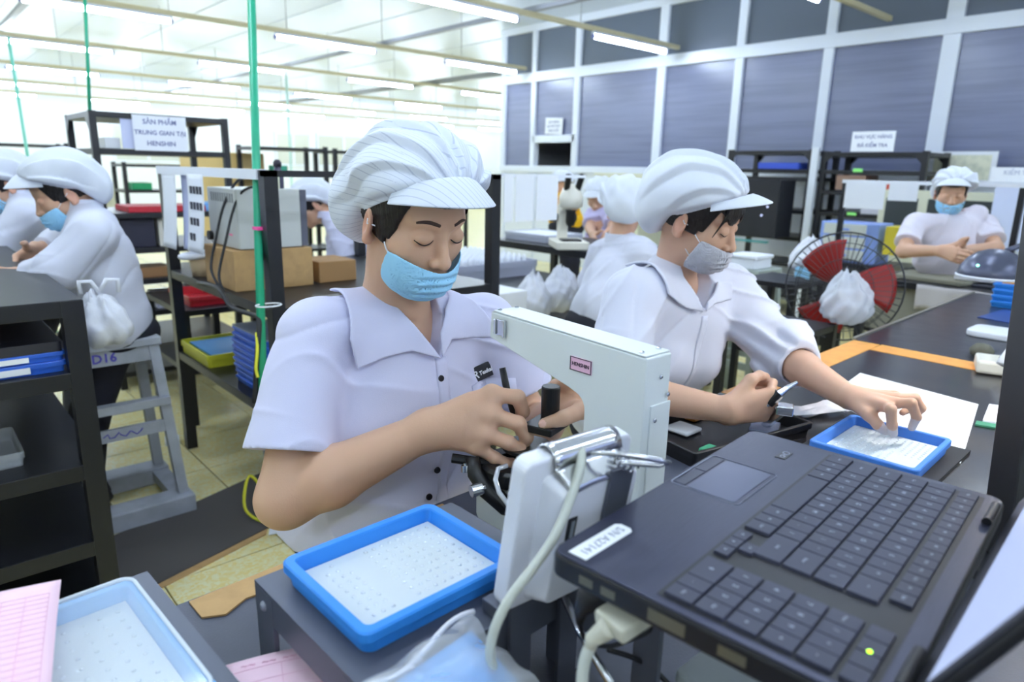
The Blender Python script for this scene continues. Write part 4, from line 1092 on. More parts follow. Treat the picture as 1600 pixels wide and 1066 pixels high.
# keys: rows from the hinge (function row) to the space bar; x runs from the number pad (0) to Esc
rowy = [(-.2300,.0165), (-.2070,.0232), (-.1830,.0232), (-.1590,.0232), (-.1350,.0232), (-.1110,.0232)]
kmes = {}
def keyme(w, d):
    k = (round(w,4), round(d,4))
    if k not in kmes:
        b = MB(); g = .0004
        vs = [(-w/2+g,-d/2+g,0),(w/2-g,-d/2+g,0),(w/2-g,d/2-g,0),(-w/2+g,d/2-g,0)]
        tpv = [(x*.965, y*.955, .0026) for x, y, z in vs]
        b.add(vs+tpv, [(4,5,6,7),(0,1,5,4),(1,2,6,5),(2,3,7,6),(3,0,4,7)])
        me = b.mesh('key'); me.materials.append(KEY); kmes[k] = me
    return kmes[k]
legend = []
def keyrow(x0, widths, y, d, labels=None):
    x = x0
    for i, w in enumerate(widths):
        if w > 0:
            o = bpy.data.objects.new('key', keyme(w, d)); COL.objects.link(o); o.parent = lap; o.location = (x+w/2, y, LH+.0003)
            if labels and i < len(labels) and labels[i]: legend.append((labels[i], x+w/2, y))
        x += abs(w)
u = .01795
main0 = KX0+.072     # left limit of the main block in local x (right end of the typing area)
def rev(ws, ls): return list(reversed(ws)), list(reversed(ls))
R = [([u*1.0]+[u*.92]*14, ['Esc','F1','F2','F3','F4','F5','F6','F7','F8','F9','F10','F11','F12','Pr','Del']),
     ([u*.75]+[u]*12+[u*1.75], ['`','1','2','3','4','5','6','7','8','9','0','-','=','<-']),
     ([u*1.25]+[u]*12+[u*1.25], ['Tab']+list('QWERTYUIOP[]')+['\\']),
     ([u*1.5]+[u]*11+[u*2.0], ['Caps']+list("ASDFGHJKL;'")+['Enter']),
     ([u*2.0]+[u]*10+[u*2.5], ['Shift']+list('ZXCVBNM,./')+['Shift']),
     ([u*1.25,u*.9,u*.9,u*1.1,u*5.2,u*1.1,u*.9,u*1.05], ['Ctrl','Fn','W','Alt','','Alt','=','Ctrl'])]
for (ws, ls), (y, d) in zip(R, rowy):
    tot = sum(ws)
    if y == rowy[5][0]: tgt = sum(ws)
    ws2, ls2 = rev(ws, ls)
    keyrow(KX1-tot, ws2, y, d, ls2)
# arrow keys drop below the last row
ax = main0+.006
for dx, dy, l in ((0,-.1055,'>'),(1,-.1055,'v'),(2,-.1055,'<'),(1,-.1185,'^')):
    keyrow(ax+dx*.0165, [.0165], dy, .0125, [l])
# number pad
nu_ = .0172
NP = [(['-','*','/','Num'],[nu_]*4,1), (['+','9','8','7'],[nu_]*4,2), (['+','6','5','4'],[nu_]*4,3), (['Ent','3','2','1'],[nu_]*4,4), (['Ent','.','0'],[nu_,nu_,nu_*2],5)]
for ls, ws, r in NP: keyrow(KX0, ws, rowy[r][0], rowy[r][1], ls)
keyrow(KX0, [nu_]*4, rowy[0][0], rowy[0][1], ['','','',''])
lgm = {}
for s, x, y in legend:
    if s not in lgm:
        t = text('legend', s, .0058 if len(s) == 1 else .0036, KEYL, lap, (0,0,0), (0,0,pi), ext=.00003); lgm[s] = t; t.location = (x, y, LH+.0034)
    else:
        t = lgm[s].copy(); COL.objects.link(t); t.location = (x, y, LH+.0034)
for o in [o for o in COL.objects if o.parent == lap and o.name.startswith('legend')]: o['kind'] = 'stuff'
# sticker, logo, status light, ports
stk = part('serial_sticker', MB().prism([(-.034,-.009),(.030,-.009),(.034,-.005),(.034,.005),(.030,.009),(-.034,.009)], LH, LH+.0004, Matrix.Translation((.042,-.0235,0)) @ Matrix.Rotation(-.02,4,'Z')), mat('label_white', (240,242,246), rough=.6), lap, label='white serial sticker reading S/N A27141')
text('serial_lettering', 'S/N A27141', .0115, mat('ink_grey', (110,116,140), rough=.7), stk, (.042,-.0235,LH+.0005), (0,0,pi), ext=.00003)
lg = part('corner_badge', MB().bb((.322,-.066,LH),(.346,-.055,LH+.0006)), mat('badge_dark', (40,40,46), rough=.3), lap)
text('badge_lettering', 'HD', .008, KEYL, lg, (.331,-.0605,LH+.0008), (0,0,pi), ext=.00003)
part('badge_ring', MB().tube([(.3405+.0035*math.cos(a), -.0605+.0035*math.sin(a), LH+.0008) for a in np.linspace(0,2*pi,17)[:-1]], .0005, 5, closed=True), KEYL, lg)
part('status_light', MB().lathe([(.0016,0),(.0016,.0004),(0,.0008)], (.048,-.2300,LH+.0032), 10), mat('led_green', (190,255,60), rough=.3, emit=(170,255,40), estr=3), lap)
for y0, y1, z0, z1 in ((-.045,-.032,.006,.013),(-.066,-.053,.006,.013),(-.125,-.095,.005,.015),(-.17,-.15,.006,.014)):
    part('port', MB().bb((-.0006,y0,z0),(.004,y1,z1)), mat('port_metal', (120,116,100), rough=.4, metal=.6), lap)
# lid
lid_a = math.radians(27)
hx, hy = 0., -LD+.004
Ml = Matrix.Translation((0,hy,LH-.002)) @ Matrix.Rotation(-.03,4,'Z') @ Matrix.Rotation(lid_a, 4, 'X')
def lbx(lo, hi, rr=None):
    b = MB().bb(lo, hi); b.v = [Ml @ Vector(v) for v in b.v]; return b
lid = part('lid', lbx((0,-.009,.002),(LW,-.002,.262)), LAPB, lap, bev=.002)
part('bezel', lbx((.002,-.002,.004),(LW-.002,-.0008,.260)), mat('bezel_black', (20,20,28), rough=.3), lid)
part('display_panel', lbx((.018,-.0012,.026),(LW-.018,-.0004,.246)), mat('screen_lit', (120,130,160), rough=.25, emit=(190,205,242), estr=.42), lid)
for x in (.05,.335):
    part('hinge', MB().cyl((x-.025,hy+.001,LH+.003),(x+.025,hy+.001,LH+.001),.004, n=14), LAPB, lap)
# riser under the laptop
ris = thing('laptop_riser', 'dark flat-bar frame holding the laptop above the bench', 'stand', (.55,.25,.75))
for x, y in ((.46,.315),(.70,.335),(.45,.12),(.70,.15)):
    part('leg', MB().beam((x,y,.75),(x,y,.972),.028,.006,(1,0,0)), STAND, ris, world=True)
part('shelf_plate', MB().prism([(.43,.10),(.72,.127),(.70,.36),(.41,.335)], .970, .976), STAND, ris, world=True)
single('chrome_rod', MB().tube([(0.4524,0.4275,0.8949), (0.4265,0.3696,0.8803), (0.4109,0.3158,0.8638)], .004, 10), CHR, 'chrome rod slanting down below the laptop corner', 'rod', smooth=True)
# plugs and leads at the laptop side
BEIGE = mat('plug_beige', (204,202,184), rough=.5)
pg = thing('cable_plug', 'beige moulded plug with thick lead below the laptop edge', 'plug', (0.3653,0.2821,0.9717))
a, b, c, d = (0.4001,0.2831,0.9648), (0.3815,0.2852,0.9624), (0.3653,0.2905,0.9556), (0.3568,0.2957,0.9481)
dv = nrm(V(b)-V(a))
part('connector', MB().beam(a, tuple(V(a)+dv*.036), .033, .014), BEIGE, pg, world=True, bev=.003)
part('strain_relief', MB().tube([tuple(V(a)+dv*.034), c, d, (0.3549,0.2955,0.9423)], [.009,.0085,.0062,.005], 12), BEIGE, pg, world=True, smooth=True)
part('lead', MB().tube(smooth_path([(0.357,0.295,0.9467), (0.3517,0.2962,0.936), (0.348,0.2955,0.9239), (0.3448,0.2927,0.907), (0.345,0.2932,0.8676)]), .0048, 10), CABG, pg, world=True, smooth=True)
pk = thing('cable_plug', 'black rounded plug pushed into the laptop side', 'plug', (0.3916,0.324,0.9605))
part('connector', MB().tube([(0.4095,0.3148,0.9605), (0.3958,0.3208,0.9622), (0.3858,0.3269,0.9536), (0.3805,0.3287,0.9447), (0.3814,0.3302,0.9311)], [.010,.0125,.0115,.006,.003], 14), LAPB, pk, world=True, smooth=True)
part('lead', MB().tube(smooth_path([(0.3817,0.3305,0.9327), (0.3931,0.3328,0.9082), (0.4136,0.3243,0.8965), (0.4292,0.3123,0.9024), (0.443,0.3027,0.911), (0.436,0.3009,0.9281), (0.4241,0.3007,0.9369)]), .0022, 8), LAPB, pk, world=True, smooth=True)
single('power_lead', MB().tube(smooth_path([(0.427,0.3345,0.8802), (0.4504,0.3227,0.8665), (0.4695,0.3139,0.8502), (0.4804,0.2984,0.8331)]), .0026, 8), LAPB, 'thin black lead snaking over the grey box under the laptop', 'cable', smooth=True)
psu = thing('equipment_box', 'light grey metal box on the bench under the laptop', 'box', (.57,.22,.75))
part('body', MB().bb((.485,.135,.75),(.68,.30,.85)), mat('box_grey', (168,176,178), rough=.5), psu, world=True, bev=.004)
part('vent', MB().bb((.5,.134,.79),(.66,.1345,.82)), BLK, psu, world=True)

# ------------------------------------------------------------------ people further back
CAPW = mat('cap_white', (222,227,238))
LIL = mat('cloth_lilac', (206,200,238), rough=.85)
YEL = mat('cloth_yellow', (246,190,30), rough=.85)
def bg_person(label, hd, f, u, nk, sR, sL, eR, wR_, eL, wL, pel, sleeve='short', cloth=CLOTH_L, mask=MASKB, h=.006, base=None, name='person', fwd=None, legs_on=True, reach=.40, skin=(214,170,142)):
    base = base or (pel[0], pel[1], 0)
    p = thing(name, label, 'person', base); H = Fr(hd, f, u)
    nk, sR, sL, eR, wR_, eL, wL, pel = [V(q) for q in (nk, sR, sL, eR, wR_, eL, wL, pel)]
    b = head_prims(H)+[cone(H.p((0,-.022,-.05)), nk, .05, .052, .03)]
    tc, _ = torso_prims(nk, pel, sR, sL, -.02, bust=0); b += [q[:5]+(max(q[5], .03),)+q[6:] for q in tc]
    for s_, e_, w_, th in ((sR, eR, wR_, (.1,-.2,.9)), (sL, eL, wL, (.1,-.2,.9))):
        b += [cone(s_, e_, .038, .038, .03), cone(e_, w_, .039, .026, .015)]
        b += hand_prims(w_, (w_-e_)*1.0+V(0,0,-.05), th, curl=((.6,.7,.4),)*4, spread=.03)
    soft('body', b, SKIN, p, h*.75, colfn=skin_col(H, skin), slack=1.6)
    hair_part(H, p, h*.7, front=.046, side=-.03)
    cap_part(H, p, h*.8, CAPW, kind='pleat', pl=7)
    if mask: mask_part(H, p, mask, h*.45, top=-.05, side=-.036, strap=h < .008)
    g = .016 if sleeve == 'short' else .024
    ts, _ = torso_prims(nk, pel, sR, sL, g, bust=.012)
    ce = []
    for s_, e_, w_ in ((sR, eR, wR_), (sL, eL, wL)):
        if sleeve == 'short': ts.append(cone(s_, s_+(e_-s_)*.7, .058, .068, .03)); ce.append((s_+(e_-s_)*.7, nrm(e_-s_)))
        else: ts += [cone(s_, e_, .066, .066, .035), cone(e_, e_+(w_-e_)*.75, .062, .044, .03)]; ce.append((e_+(w_-e_)*.72, nrm(w_-e_)))
    ncut = cone(nk+V(0,0,.06), nk+V(0,0,.012), .062, .05)
    def cf(P):
        d = sdf(ts, P)-folds(P, .007, .004)
        for c_, dd in ce:
            t = (P-c_.astype(F4)) @ dd.astype(F4); near = np.linalg.norm(P-c_.astype(F4), axis=1) < .11
            d = np.where(near, np.maximum(d, t), d)
        d = smax(d, -ev1(ncut, P), F4(.004)); return np.maximum(d, pel[2]-.09-P[:,2]).astype(F4)
    bs = [bound(q) for q in ts]; lo = np.min([c-r for c, r in bs], 0)-.03; hi = np.max([c+r for c, r in bs], 0)+.03
    soft('shirt' if sleeve == 'short' else 'gown', cf, cloth, p, h, lo, hi)
    # stand-up collar
    soft('collar', [fld(lambda P: np.maximum(np.abs(sdf([cone(nk+V(0,0,-.02), nk+V(0,0,.05), .066, .060)], P, False))-.003, np.abs(P[:,2]-nk[2]-.012)-.022).astype(F4))], cloth, p, h*.6, nk-.12, nk+.12)
    if legs_on: legs(p, pel, fwd=fwd if fwd is not None else (f[0], f[1], 0), knee=(-.33,-.04) if reach > .3 else (0,-.30), floor_off=.13, h=.012, reach=reach, sx=.09 if reach > .3 else .035)
    return p
hd = V(0.4483,2.8354,1.1991); dl = V(0.384,3.7954,1.2423)-hd
lft = V(-1,.05,0)
def left_worker(label, dl, h):
    o = lambda q: V(q)+dl
    return bg_person(label, o(hd), (-.9,.1,-.40), (-.4,.02,.9), o((0.4972,2.8263,1.1378)), o((0.5571,2.9707,1.0675)), o((0.4801,2.5964,1.068)),
        o((0.4557,3.1159,0.9804)), o((0.3731,3.0512,0.9793)), o((0.3744,2.6244,0.9505)), o((0.2775,2.7585,0.9248)), o((0.5373,2.8147,0.715)), 'long', CLOTH_W, MASKB, h, fwd=(-1,.1,0), legs_on=True, reach=.10)
left_worker('woman in white gown and blue mask leaning over the black rack at left', V(0,0,0), .005)
left_worker('worker in white gown cut off by the left edge of the frame', V(dl[0],dl[1],0), .008)
# bending worker behind the grey instrument
bg_person('worker in short sleeves bending low behind the small brown carton', (1.7662,3.6806,1.0962), (-.78,.28,-.56), (-.5,.2,.84), (1.8362,3.6248,1.0267), (1.9799,3.7187,0.9648), (1.7852,3.3997,0.9464),
    (1.9388,3.7072,0.7293), (1.7898,3.663,0.6523), (1.8011,3.2607,0.7567), (1.6885,3.3085,0.688), (1.9815,3.4562,0.5504), 'short', CLOTH_L, None, .007, fwd=(-1,.2,0))
bg_person('person in white seen from behind, cap just left of the second woman', (2.4062,1.9445,1.1526), (.75,.6,-.28), (.2,.2,.95), (2.3644,1.9352,1.0128), (2.3358,1.7798,0.9689), (2.4039,2.0677,0.9348),
    (2.36,1.7349,0.8172), (2.5878,1.7966,0.7859), (2.4354,2.1455,0.7969), (2.6429,2.2472,0.8301), (2.2278,1.8784,0.6837), 'long', CLOTH_W, None, .007, fwd=(.8,.5,0))
bg_person('woman in short sleeves and blue mask facing us at the far desk', (4.5277,1.3111,1.2378), (-.90,-.40,-.22), (-.2,-.1,.95), (4.5681,1.298,1.1007), (4.2862,1.3968,1.052), (4.7677,1.1735,1.0589),
    (4.1125,1.3705,0.9208), (4.0372,1.1691,0.9453), (4.6122,1.0644,0.9362), (4.1979,1.12,0.9407), (4.6602,1.2828,0.6825), 'short', mat('cloth_pale', (226,220,232), rough=.85), MASKB, .007, fwd=(-1,-.3,0), reach=.1)
bg_person('person in a yellow top far behind the microscope', (4.5641,4.4484,1.1796), (-.3,-.9,-.2), (0,-.2,.95), (4.5714,4.4193,1.1125), (4.5682,4.4793,1.0759), (4.5439,4.2958,1.0838),
    (4.5103,4.4342,0.9929), (4.4027,4.2483,0.9767), (4.474,4.1939,1.006), (4.3541,4.1554,0.9828), (4.5483,4.3495,0.8425), 'short', YEL, None, .012, reach=.1)
bg_person('person in lilac bent behind the microscope', (4.0241,3.531,1.1295), (-.8,-.3,-.5), (-.4,-.1,.9), (4.0691,3.5242,1.0235), (4.0502,3.5963,0.9808), (4.0437,3.3982,0.993),
    (3.9451,3.5224,0.8919), (3.8386,3.399,0.8581), (3.9585,3.3075,0.9074), (3.8692,3.3012,0.8555), (4.1317,3.4876,0.6692), 'short', LIL, None, .01, reach=.1)
# ------------------------------------------------------------------ racks and tables
def rack(label, x0, x1, y0, y1, zt, shelves, w=.04, t=.03, cat='rack', m=BLACKM, front=None, gusset=True, name='slotted_rack', group=None):
    o = thing(name, label, cat, ((x0+x1)/2,(y0+y1)/2,0), 0, group)
    for x in (x0+w/2, x1-w/2):
        for y in (y0+w/2, y1-w/2):
            part('post', MB().bb((x-w/2,y-w/2,0),(x+w/2,y+w/2,zt)), front if (front and x < (x0+x1)/2) else m, o, world=True)
    for z in shelves: part('shelf', MB().bb((x0+.002,y0+.002,z-t),(x1-.002,y1-.002,z)), m, o, world=True, bev=.002)
    if gusset:
        for x in (x0, x1-.004):
            for y, s in ((y0+w,1),(y1-w,-1)):
                part('gusset', MB().add([(x,y,zt-.03),(x,y+s*.07,zt-.03),(x,y,zt-.10),(x+.004,y,zt-.03),(x+.004,y+s*.07,zt-.03),(x+.004,y,zt-.10)], [(0,1,2),(3,5,4),(0,3,4,1),(1,4,5,2),(2,5,3,0)]), m, o, world=True)
    return o
rack('black steel work rack at the left edge the woman in white leans on', -.75, .335, 2.04, 3.9, .95, [.952,.76,.50,.27,.10], .05, .045, gusset=True)
# things on its shelf
TRB = mat('tray_blue_dark', (44,98,204), rough=.4, bump=.03)
LABW = mat('label_white', (240,242,246))
def small_tray(label, x, y, z, w, d, h, m=TRB, group=None, rz=0, strip=False):
    t = thing('component_tray', label, 'tray', (x,y,z), rz, group); part('tray_shell', tray_mb(w,d,h,.009,.01,.005), m, t)
    if strip: part('label_strip', MB().bb((-w*.45,-d/2-.001,h*.2),(w*.32,-d/2+.001,h*.75)), LABW, t)
    return t
s0 = small_tray('upper blue tray with white label strip on the left rack shelf', .06, 2.22, .7915, .45, .3, .024, strip=True, group='blue trays on the left rack')
small_tray('lower blue tray with white label strip on the left rack shelf', .06, 2.22, .7605, .45, .3, .030, strip=True, group='blue trays on the left rack')
single('shelf_cover', MB().prism([(x+.03,y+2.25) for x, y in rrect(.50,.36,.01)], .8165, .842), mat('cover_smoke', (44,44,54), rough=.3), 'dark flat box lying over the blue trays on the left rack', 'box')
single('clear_tray', (lambda b: b)(tray_mb(.34,.24,.04,.006,.01,.004)), CLEAR, 'clear empty tray low in the left rack', 'tray', loc=(.0,2.25,.5005))
# stool of the left woman
STG = mat('stool_grey', (182,187,198), rough=.5, var=.2, vscale=12)
st = thing('work_stool', 'grey steel stool with splayed legs, D16 written on its apron', 'stool', (.52,2.80,0))
part('seat', MB().bb((.385,2.655,.655),(.665,2.945,.685)), STG, st, world=True, bev=.004)
for sx in (-1, 1):
    for sy in (-1, 1): part('leg', MB().beam((.525+sx*.115,2.80+sy*.12,.655),(.525+sx*.155,2.80+sy*.165,.07),.035,.035), STG, st, world=True)
for sy in (-1, 1):
    part('apron', MB().bb((.41,2.80+sy*.128-.006,.60),(.64,2.80+sy*.128+.006,.655)), STG, st, world=True)
    part('rung', MB().bb((.39,2.80+sy*.148-.008,.325),(.66,2.80+sy*.148+.008,.37)), STG, st, world=True)
part('foot_bar', MB().bb((.38,2.63,.43),(.67,2.67,.46)), STG, st, world=True)
for sy in (-1, 1): part('runner', MB().bb((.34,2.80+sy*.17-.05,0),(.71,2.80+sy*.17+.05,.072)), STG, st, world=True, bev=.006)
for sx in (-1, 1): part('base_bar', MB().bb((.525+sx*.15-.03,2.68,.02),(.525+sx*.15+.03,2.92,.06)), STG, st, world=True)
PEN = mat('pen_violet', (92,84,190), rough=.7)
text('lettering', 'D16', .045, PEN, st, Vector((.478,2.664,.628))-Vector(st.location), (pi/2,0,0), bold=.001)
text('handwriting', 'Ngan', .04, PEN, st, Vector((.505,2.642,.347))-Vector(st.location), (pi/2,0,0), bold=.0006) if False else part('handwriting', MB().tube([(.44+.012*k+.004*math.sin(k*2.1), 2.643, .347+.010*math.sin(k*1.9)) for k in range(12)], .0022, 5), PEN, st, world=True)
# plastic bags
FILM = mat('bag_white_film', (236,238,246), rough=.35, spec=.6, alpha=.82, bump=.4, bscale=26)
def plastic_bag(label, c, size, seed, m=FILM, h=.008, loops=True, tint=None, under=None):
    c = V(c); o = thing('plastic_bag', label, 'bag', (c[0], c[1], c[2]-size[2]))
    def f(P):
        q = (P-c.astype(F4)); n = q/V(size).astype(F4); n = n*np.stack([1/(.85-.35*np.clip(n[:,2],-1,1)), 1/(.85-.35*np.clip(n[:,2],-1,1)), np.ones(len(n))], 1).astype(F4); r = np.sqrt((n*n).sum(1)); w = np.maximum(n[:,2], 0)
        d = (r-1)*min(size)*.8+ .25*w*min(size)*np.abs(np.sin(3*np.arctan2(q[:,1],q[:,0])+seed))
        a = np.arctan2(q[:,1], q[:,0])
        return (d+.012*np.sin(a*7+seed+q[:,2]*30)*np.clip(.3+n[:,2]*.7, .1, 1)+.006*np.sin(q[:,0]*90+seed*3)*np.sin(q[:,1]*80+q[:,2]*70)).astype(F4)
    soft('film', f, m, o, h, c-V(size)*1.45, c+V(size)*1.45, slack=2.0)
    if loops:
        for s in (-1, 1):
            part('handle', MB().tube([tuple(c+V(s*size[0]*.3-.02,0,size[2]*.85)), tuple(c+V(s*size[0]*.42-.01,0,size[2]*1.25)), tuple(c+V(s*size[0]*.42+.02,0,size[2]*1.22)), tuple(c+V(s*size[0]*.3+.03,0,size[2]*.8))], .007, 8), m, o, world=True, smooth=True)
    return o
plastic_bag('white plastic bag hanging off the corner of the left black rack', (0.4224,2.3234,0.8436), (.085,.08,.09), 1.3)
# floor things
MATB = mat('rubber_mat', (86,82,80), rough=.8, bump=.1, bscale=200)
single('floor_mat', MB().prism([(-.7,1.88),(.46,2.16),(.87,2.28),(1.06,2.76),(.68,2.63),(-.7,2.3)], .0, .006), MATB, 'dark rubber mat on the tiled floor behind the main woman', 'mat')
single('cardboard_sheet', MB().prism([(.46,2.13),(.84,2.24),(.86,2.275),(.45,2.155)], .0, .004), CARD, 'brown cardboard strip at the edge of the rubber mat', 'cardboard')
# main rack behind the woman
rm = rack('black two-shelf bench rack carrying the grey instrument and cartons', .87, 1.84, 2.13, 3.26, 1.285, [.845,.475], .045, .035, gusset=False)
for y in (2.15, 3.24): pass
part('top_bar', MB().bb((.866,2.18,1.255),(.90,3.262,1.287)), mat('bar_white', (232,236,246), rough=.5), rm, world=True)
part('top_bar', MB().bb((.87,2.13,1.265),(1.84,2.16,1.285)), BLACKM, rm, world=True)
part('extension_arm', MB().bb((1.84,2.14,1.275),(2.35,2.155,1.287)), mat('bar_white', (232,236,246)), rm, world=True)
ct = thing('carton', 'large brown carton under the grey instrument', 'box', (1.04,2.66,.845))
part('body', MB().bb((.895,2.51,.8455),(1.20,2.82,.995)), CARD, ct, world=True, bev=.003)
part('flap_seam', MB().bb((.895,2.66,.9945),(1.20,2.666,.9965)), mat('tape_tan', (210,180,130), rough=.4), ct, world=True)
ct2 = thing('carton', 'small brown carton on the rack right of the large one', 'box', (1.31,2.62,.845))
part('body', MB().bb((1.235,2.53,.8455),(1.40,2.72,.93)), mat('cardboard_dark', (160,122,78), rough=.8), ct2, world=True, bev=.003)
part('flap_seam', MB().bb((1.235,2.62,.9295),(1.40,2.625,.931)), CARD, ct2, world=True)
ins = thing('instrument', 'light grey vented instrument case standing on the large carton', 'instrument', (1.03,2.66,.996))
INSG = mat('instrument_grey', (206,208,204), rough=.5)
part('case', MB().bb((.92,2.52,.999),(1.165,2.81,1.215)), INSG, ins, world=True, bev=.004)
part('side_panel', MB().bb((.925,2.515,1.0),(1.16,2.521,1.212)), INSG, ins, world=True)
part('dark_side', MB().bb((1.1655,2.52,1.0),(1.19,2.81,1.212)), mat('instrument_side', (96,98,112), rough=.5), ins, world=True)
for k in range(10): part('vent_slot', MB().bb((.9185,2.54+.024*k,1.165),(.9205,2.553+.024*k,1.198)), mat('vent_grey', (150,152,150), rough=.6), ins, world=True)
part('socket', MB().cyl((.92,2.79,1.03),(.905,2.79,1.03),.018, n=14), BLK, ins, world=True)
part('pink_tag', MB().bb((.9185,2.57,1.045),(.9205,2.60,1.051)), mat('tag_pink', (255,110,170), rough=.5), ins, world=True)
bt_ = thing('bottle', 'dark bottle standing on the grey instrument', 'bottle', (1.11,2.58,1.2155))
part('body', MB().lathe([(0,0),(.019,0),(.02,.004),(.02,.058),(.012,.072),(.012,.08)], tuple(bt_.location), 18), mat('bottle_dark', (64,62,86), rough=.4), bt_, world=True, smooth=True)
part('cap', MB().lathe([(0,0),(.015,0),(.015,.016),(.008,.026),(0,.027)], tuple(V(bt_.location)+V(0,0,.08)), 16), mat('cap_dark', (40,36,50), rough=.4), bt_, world=True, smooth=True)
single('cream_box', MB().bb((1.06,2.52,1.2155),(1.09,2.56,1.262)), CREAMW, 'small cream box beside the dark bottle on the instrument', 'box', bev=.002)
cup = thing('tape_dispenser', 'beige tub with a white oval lid left of the large carton', 'tub', (.94,2.98,.8455))
part('tub', MB().lathe([(0,0),(.048,0),(.056,.075),(.05,.077),(.05,.07),(0,.068)], (.94,2.98,.8455), 20), mat('tub_beige', (214,190,150), rough=.6), cup, world=True, smooth=True)
part('lid', MB().tube([(.93+.075*math.cos(a), 2.99+.06*math.sin(a), .932+.006*math.cos(a)) for a in np.linspace(0,2*pi,25)[:-1]], .011, 8, closed=True), WPL, cup, world=True, smooth=True)
part('lid_web', MB().prism([(.93+.07*math.cos(a), 2.99+.055*math.sin(a)) for a in np.linspace(0,2*pi,25)[:-1]], .924, .929), WPL, cup, world=True)
# hanging papers on the white bar
def hang_sheet(label, y0, y1, x, z0, z1, m, curl=.03, icons=False, name='hanging_sheet'):
    o = thing(name, label, 'paper', (x,(y0+y1)/2,z0))
    part('sheet', MB().grid(lambda u, v: (x-curl*v*v*.8, y0+(y1-y0)*u+.02*v*v*(1 if icons else -.5), z1+(z0-z1)*v), 6, 14, th=.0015), m, o, world=True, smooth=True)
    if icons:
        ic = mat('print_black', (44,46,62), rough=.6)
        for r in range(4):
            for c in range(4 if r < 2 else (3 if r == 2 else 2)):
                v = .2+.2*r; u = .14+.2*c; yy = y1-(y1-y0)*(u+.09)+.02*v*v; 
                part('printed_icon', MB().bb((x-curl*v*v*.8-.0016-.002,yy-.012,z1+(z0-z1)*v-.014),(x-curl*v*v*.8-.0004,yy+.008,z1+(z0-z1)*v+.014)), ic, o, world=True)
    return o
PAP = mat('paper_white', (240,243,250), rough=.8); PAPB = mat('paper_bluish', (206,212,240), rough=.8)
hang_sheet('folded white sheet hanging from the left end of the white bar', 3.02, 3.20, .868, .955, 1.262, PAP)
hang_sheet('bluish sheet hanging behind the folded white one', 2.93, 3.05, .90, .955, 1.255, PAPB, .02)
hang_sheet('white sheet with rows of black icons hanging from the bar', 2.68, 2.86, .866, .965, 1.262, PAP, .02, True)
# green pole tied to the front post, cables
GRN = mat('pole_green', (40,170,130), rough=.35)
single('green_pole', MB().cyl((0.7831,2.0356,0.5402),(0.9982,2.4396,1.9497),.0135, n=14), GRN, 'thick green pole tied to the black post behind the main woman', 'pole', 'green poles', smooth=True)
single('green_pole', MB().cyl((0.8647,4.4,1.5075),(0.917,4.4,2.2391),.009, n=10), GRN, 'thin green pole above the far black rack with the white sign', 'pole', 'green poles', smooth=True)
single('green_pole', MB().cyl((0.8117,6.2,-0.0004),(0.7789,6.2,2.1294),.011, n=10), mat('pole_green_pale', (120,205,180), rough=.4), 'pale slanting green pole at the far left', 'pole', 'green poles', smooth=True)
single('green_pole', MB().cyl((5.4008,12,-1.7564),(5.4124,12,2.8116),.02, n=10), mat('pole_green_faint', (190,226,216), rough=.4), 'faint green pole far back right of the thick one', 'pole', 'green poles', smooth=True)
cbm = mat('cable_black', (26,26,30), rough=.5)
for nm, pts in (('black cable arching over the grey instrument down to the rack edge', [(0.9811,2.4579,1.2557), (0.9597,2.5841,1.2436), (0.9083,2.601,1.1561), (0.8703,2.5968,1.0418), (0.8393,2.5865,0.9278), (0.841,2.5077,0.8629)]),
                ('second black cable in front of the grey instrument', [(0.9771,2.4526,1.2293), (0.9448,2.5152,1.2049), (0.9108,2.5231,1.1374), (0.8736,2.519,1.0254), (0.8398,2.5119,0.9136), (0.8414,2.4779,0.8579)]),
                ('bundle of black cables tied along the rack front edge', [(0.8765,2.8683,0.8344), (0.8297,2.506,0.8689), (0.8189,2.3486,0.8255), (0.8246,2.1777,0.8271), (0.8188,2.1119,0.8224), (0.7929,2.0826,0.7067), (0.7663,2.0603,0.5691)])):
    single('cable', MB().tube(smooth_path(pts), .009 if 'bundle' in nm else .005, 8), cbm, nm, 'cable', smooth=True)
for q, s in (((0.8252,2.0944,0.8701), 'zip tie round green pole and post at shelf height'), ((0.8983,2.2327,1.2719), 'zip tie round green pole near the top bar')):
    single('zip_tie', MB().tube([(q[0]+.04*math.cos(a)+.02, q[1]+.03*math.sin(a), q[2]) for a in np.linspace(0,2*pi,17)[:-1]], .0025, 6, closed=True), PAP, s, 'zip tie')
single('pink_tape', MB().bb(*[tuple(V(0.8531,2.175,1.1024)+V(*d)) for d in ((0,-.012,-.004),(.05,.03,.006))]), mat('tape_pink', (255,90,170), rough=.5), 'pink tape wrapped round the black post', 'tape')
# lower shelf: yellow basket, blue stack
yb = thing('basket', 'yellow plastic basket with a blue folder on the lower shelf', 'basket', (1.03,3.03,.4755))
YB = mat('basket_yellow', (226,222,60), rough=.45)
part('basket_shell', tray_mb(.30,.36,.055,.008,.015,.005), YB, yb)
ff = single('folder', MB().prism([(x+1.03,y+3.03) for x, y in rrect(.24,.30,.006)], .5155, .522), mat('folder_blue', (70,160,226), rough=.4), 'blue folder lying in the yellow basket', 'folder')
for k in range(9):
    top_t = small_tray(['bottom','second','third','fourth','fifth','sixth','seventh','eighth','top'][k]+' blue tray of the tall stack on the lower rack shelf', 1.06+random.uniform(-.004,.004), 2.47, .4757+.0247*k, .30, .34, .0242, group='stack of blue trays')
part('clear_cover', MB().prism([(x, y) for x, y in rrect(.30,.34,.012)], .0245, .0285), mat('lid_clear', (210,220,236), rough=.1, alpha=.5), top_t)
s2 = None
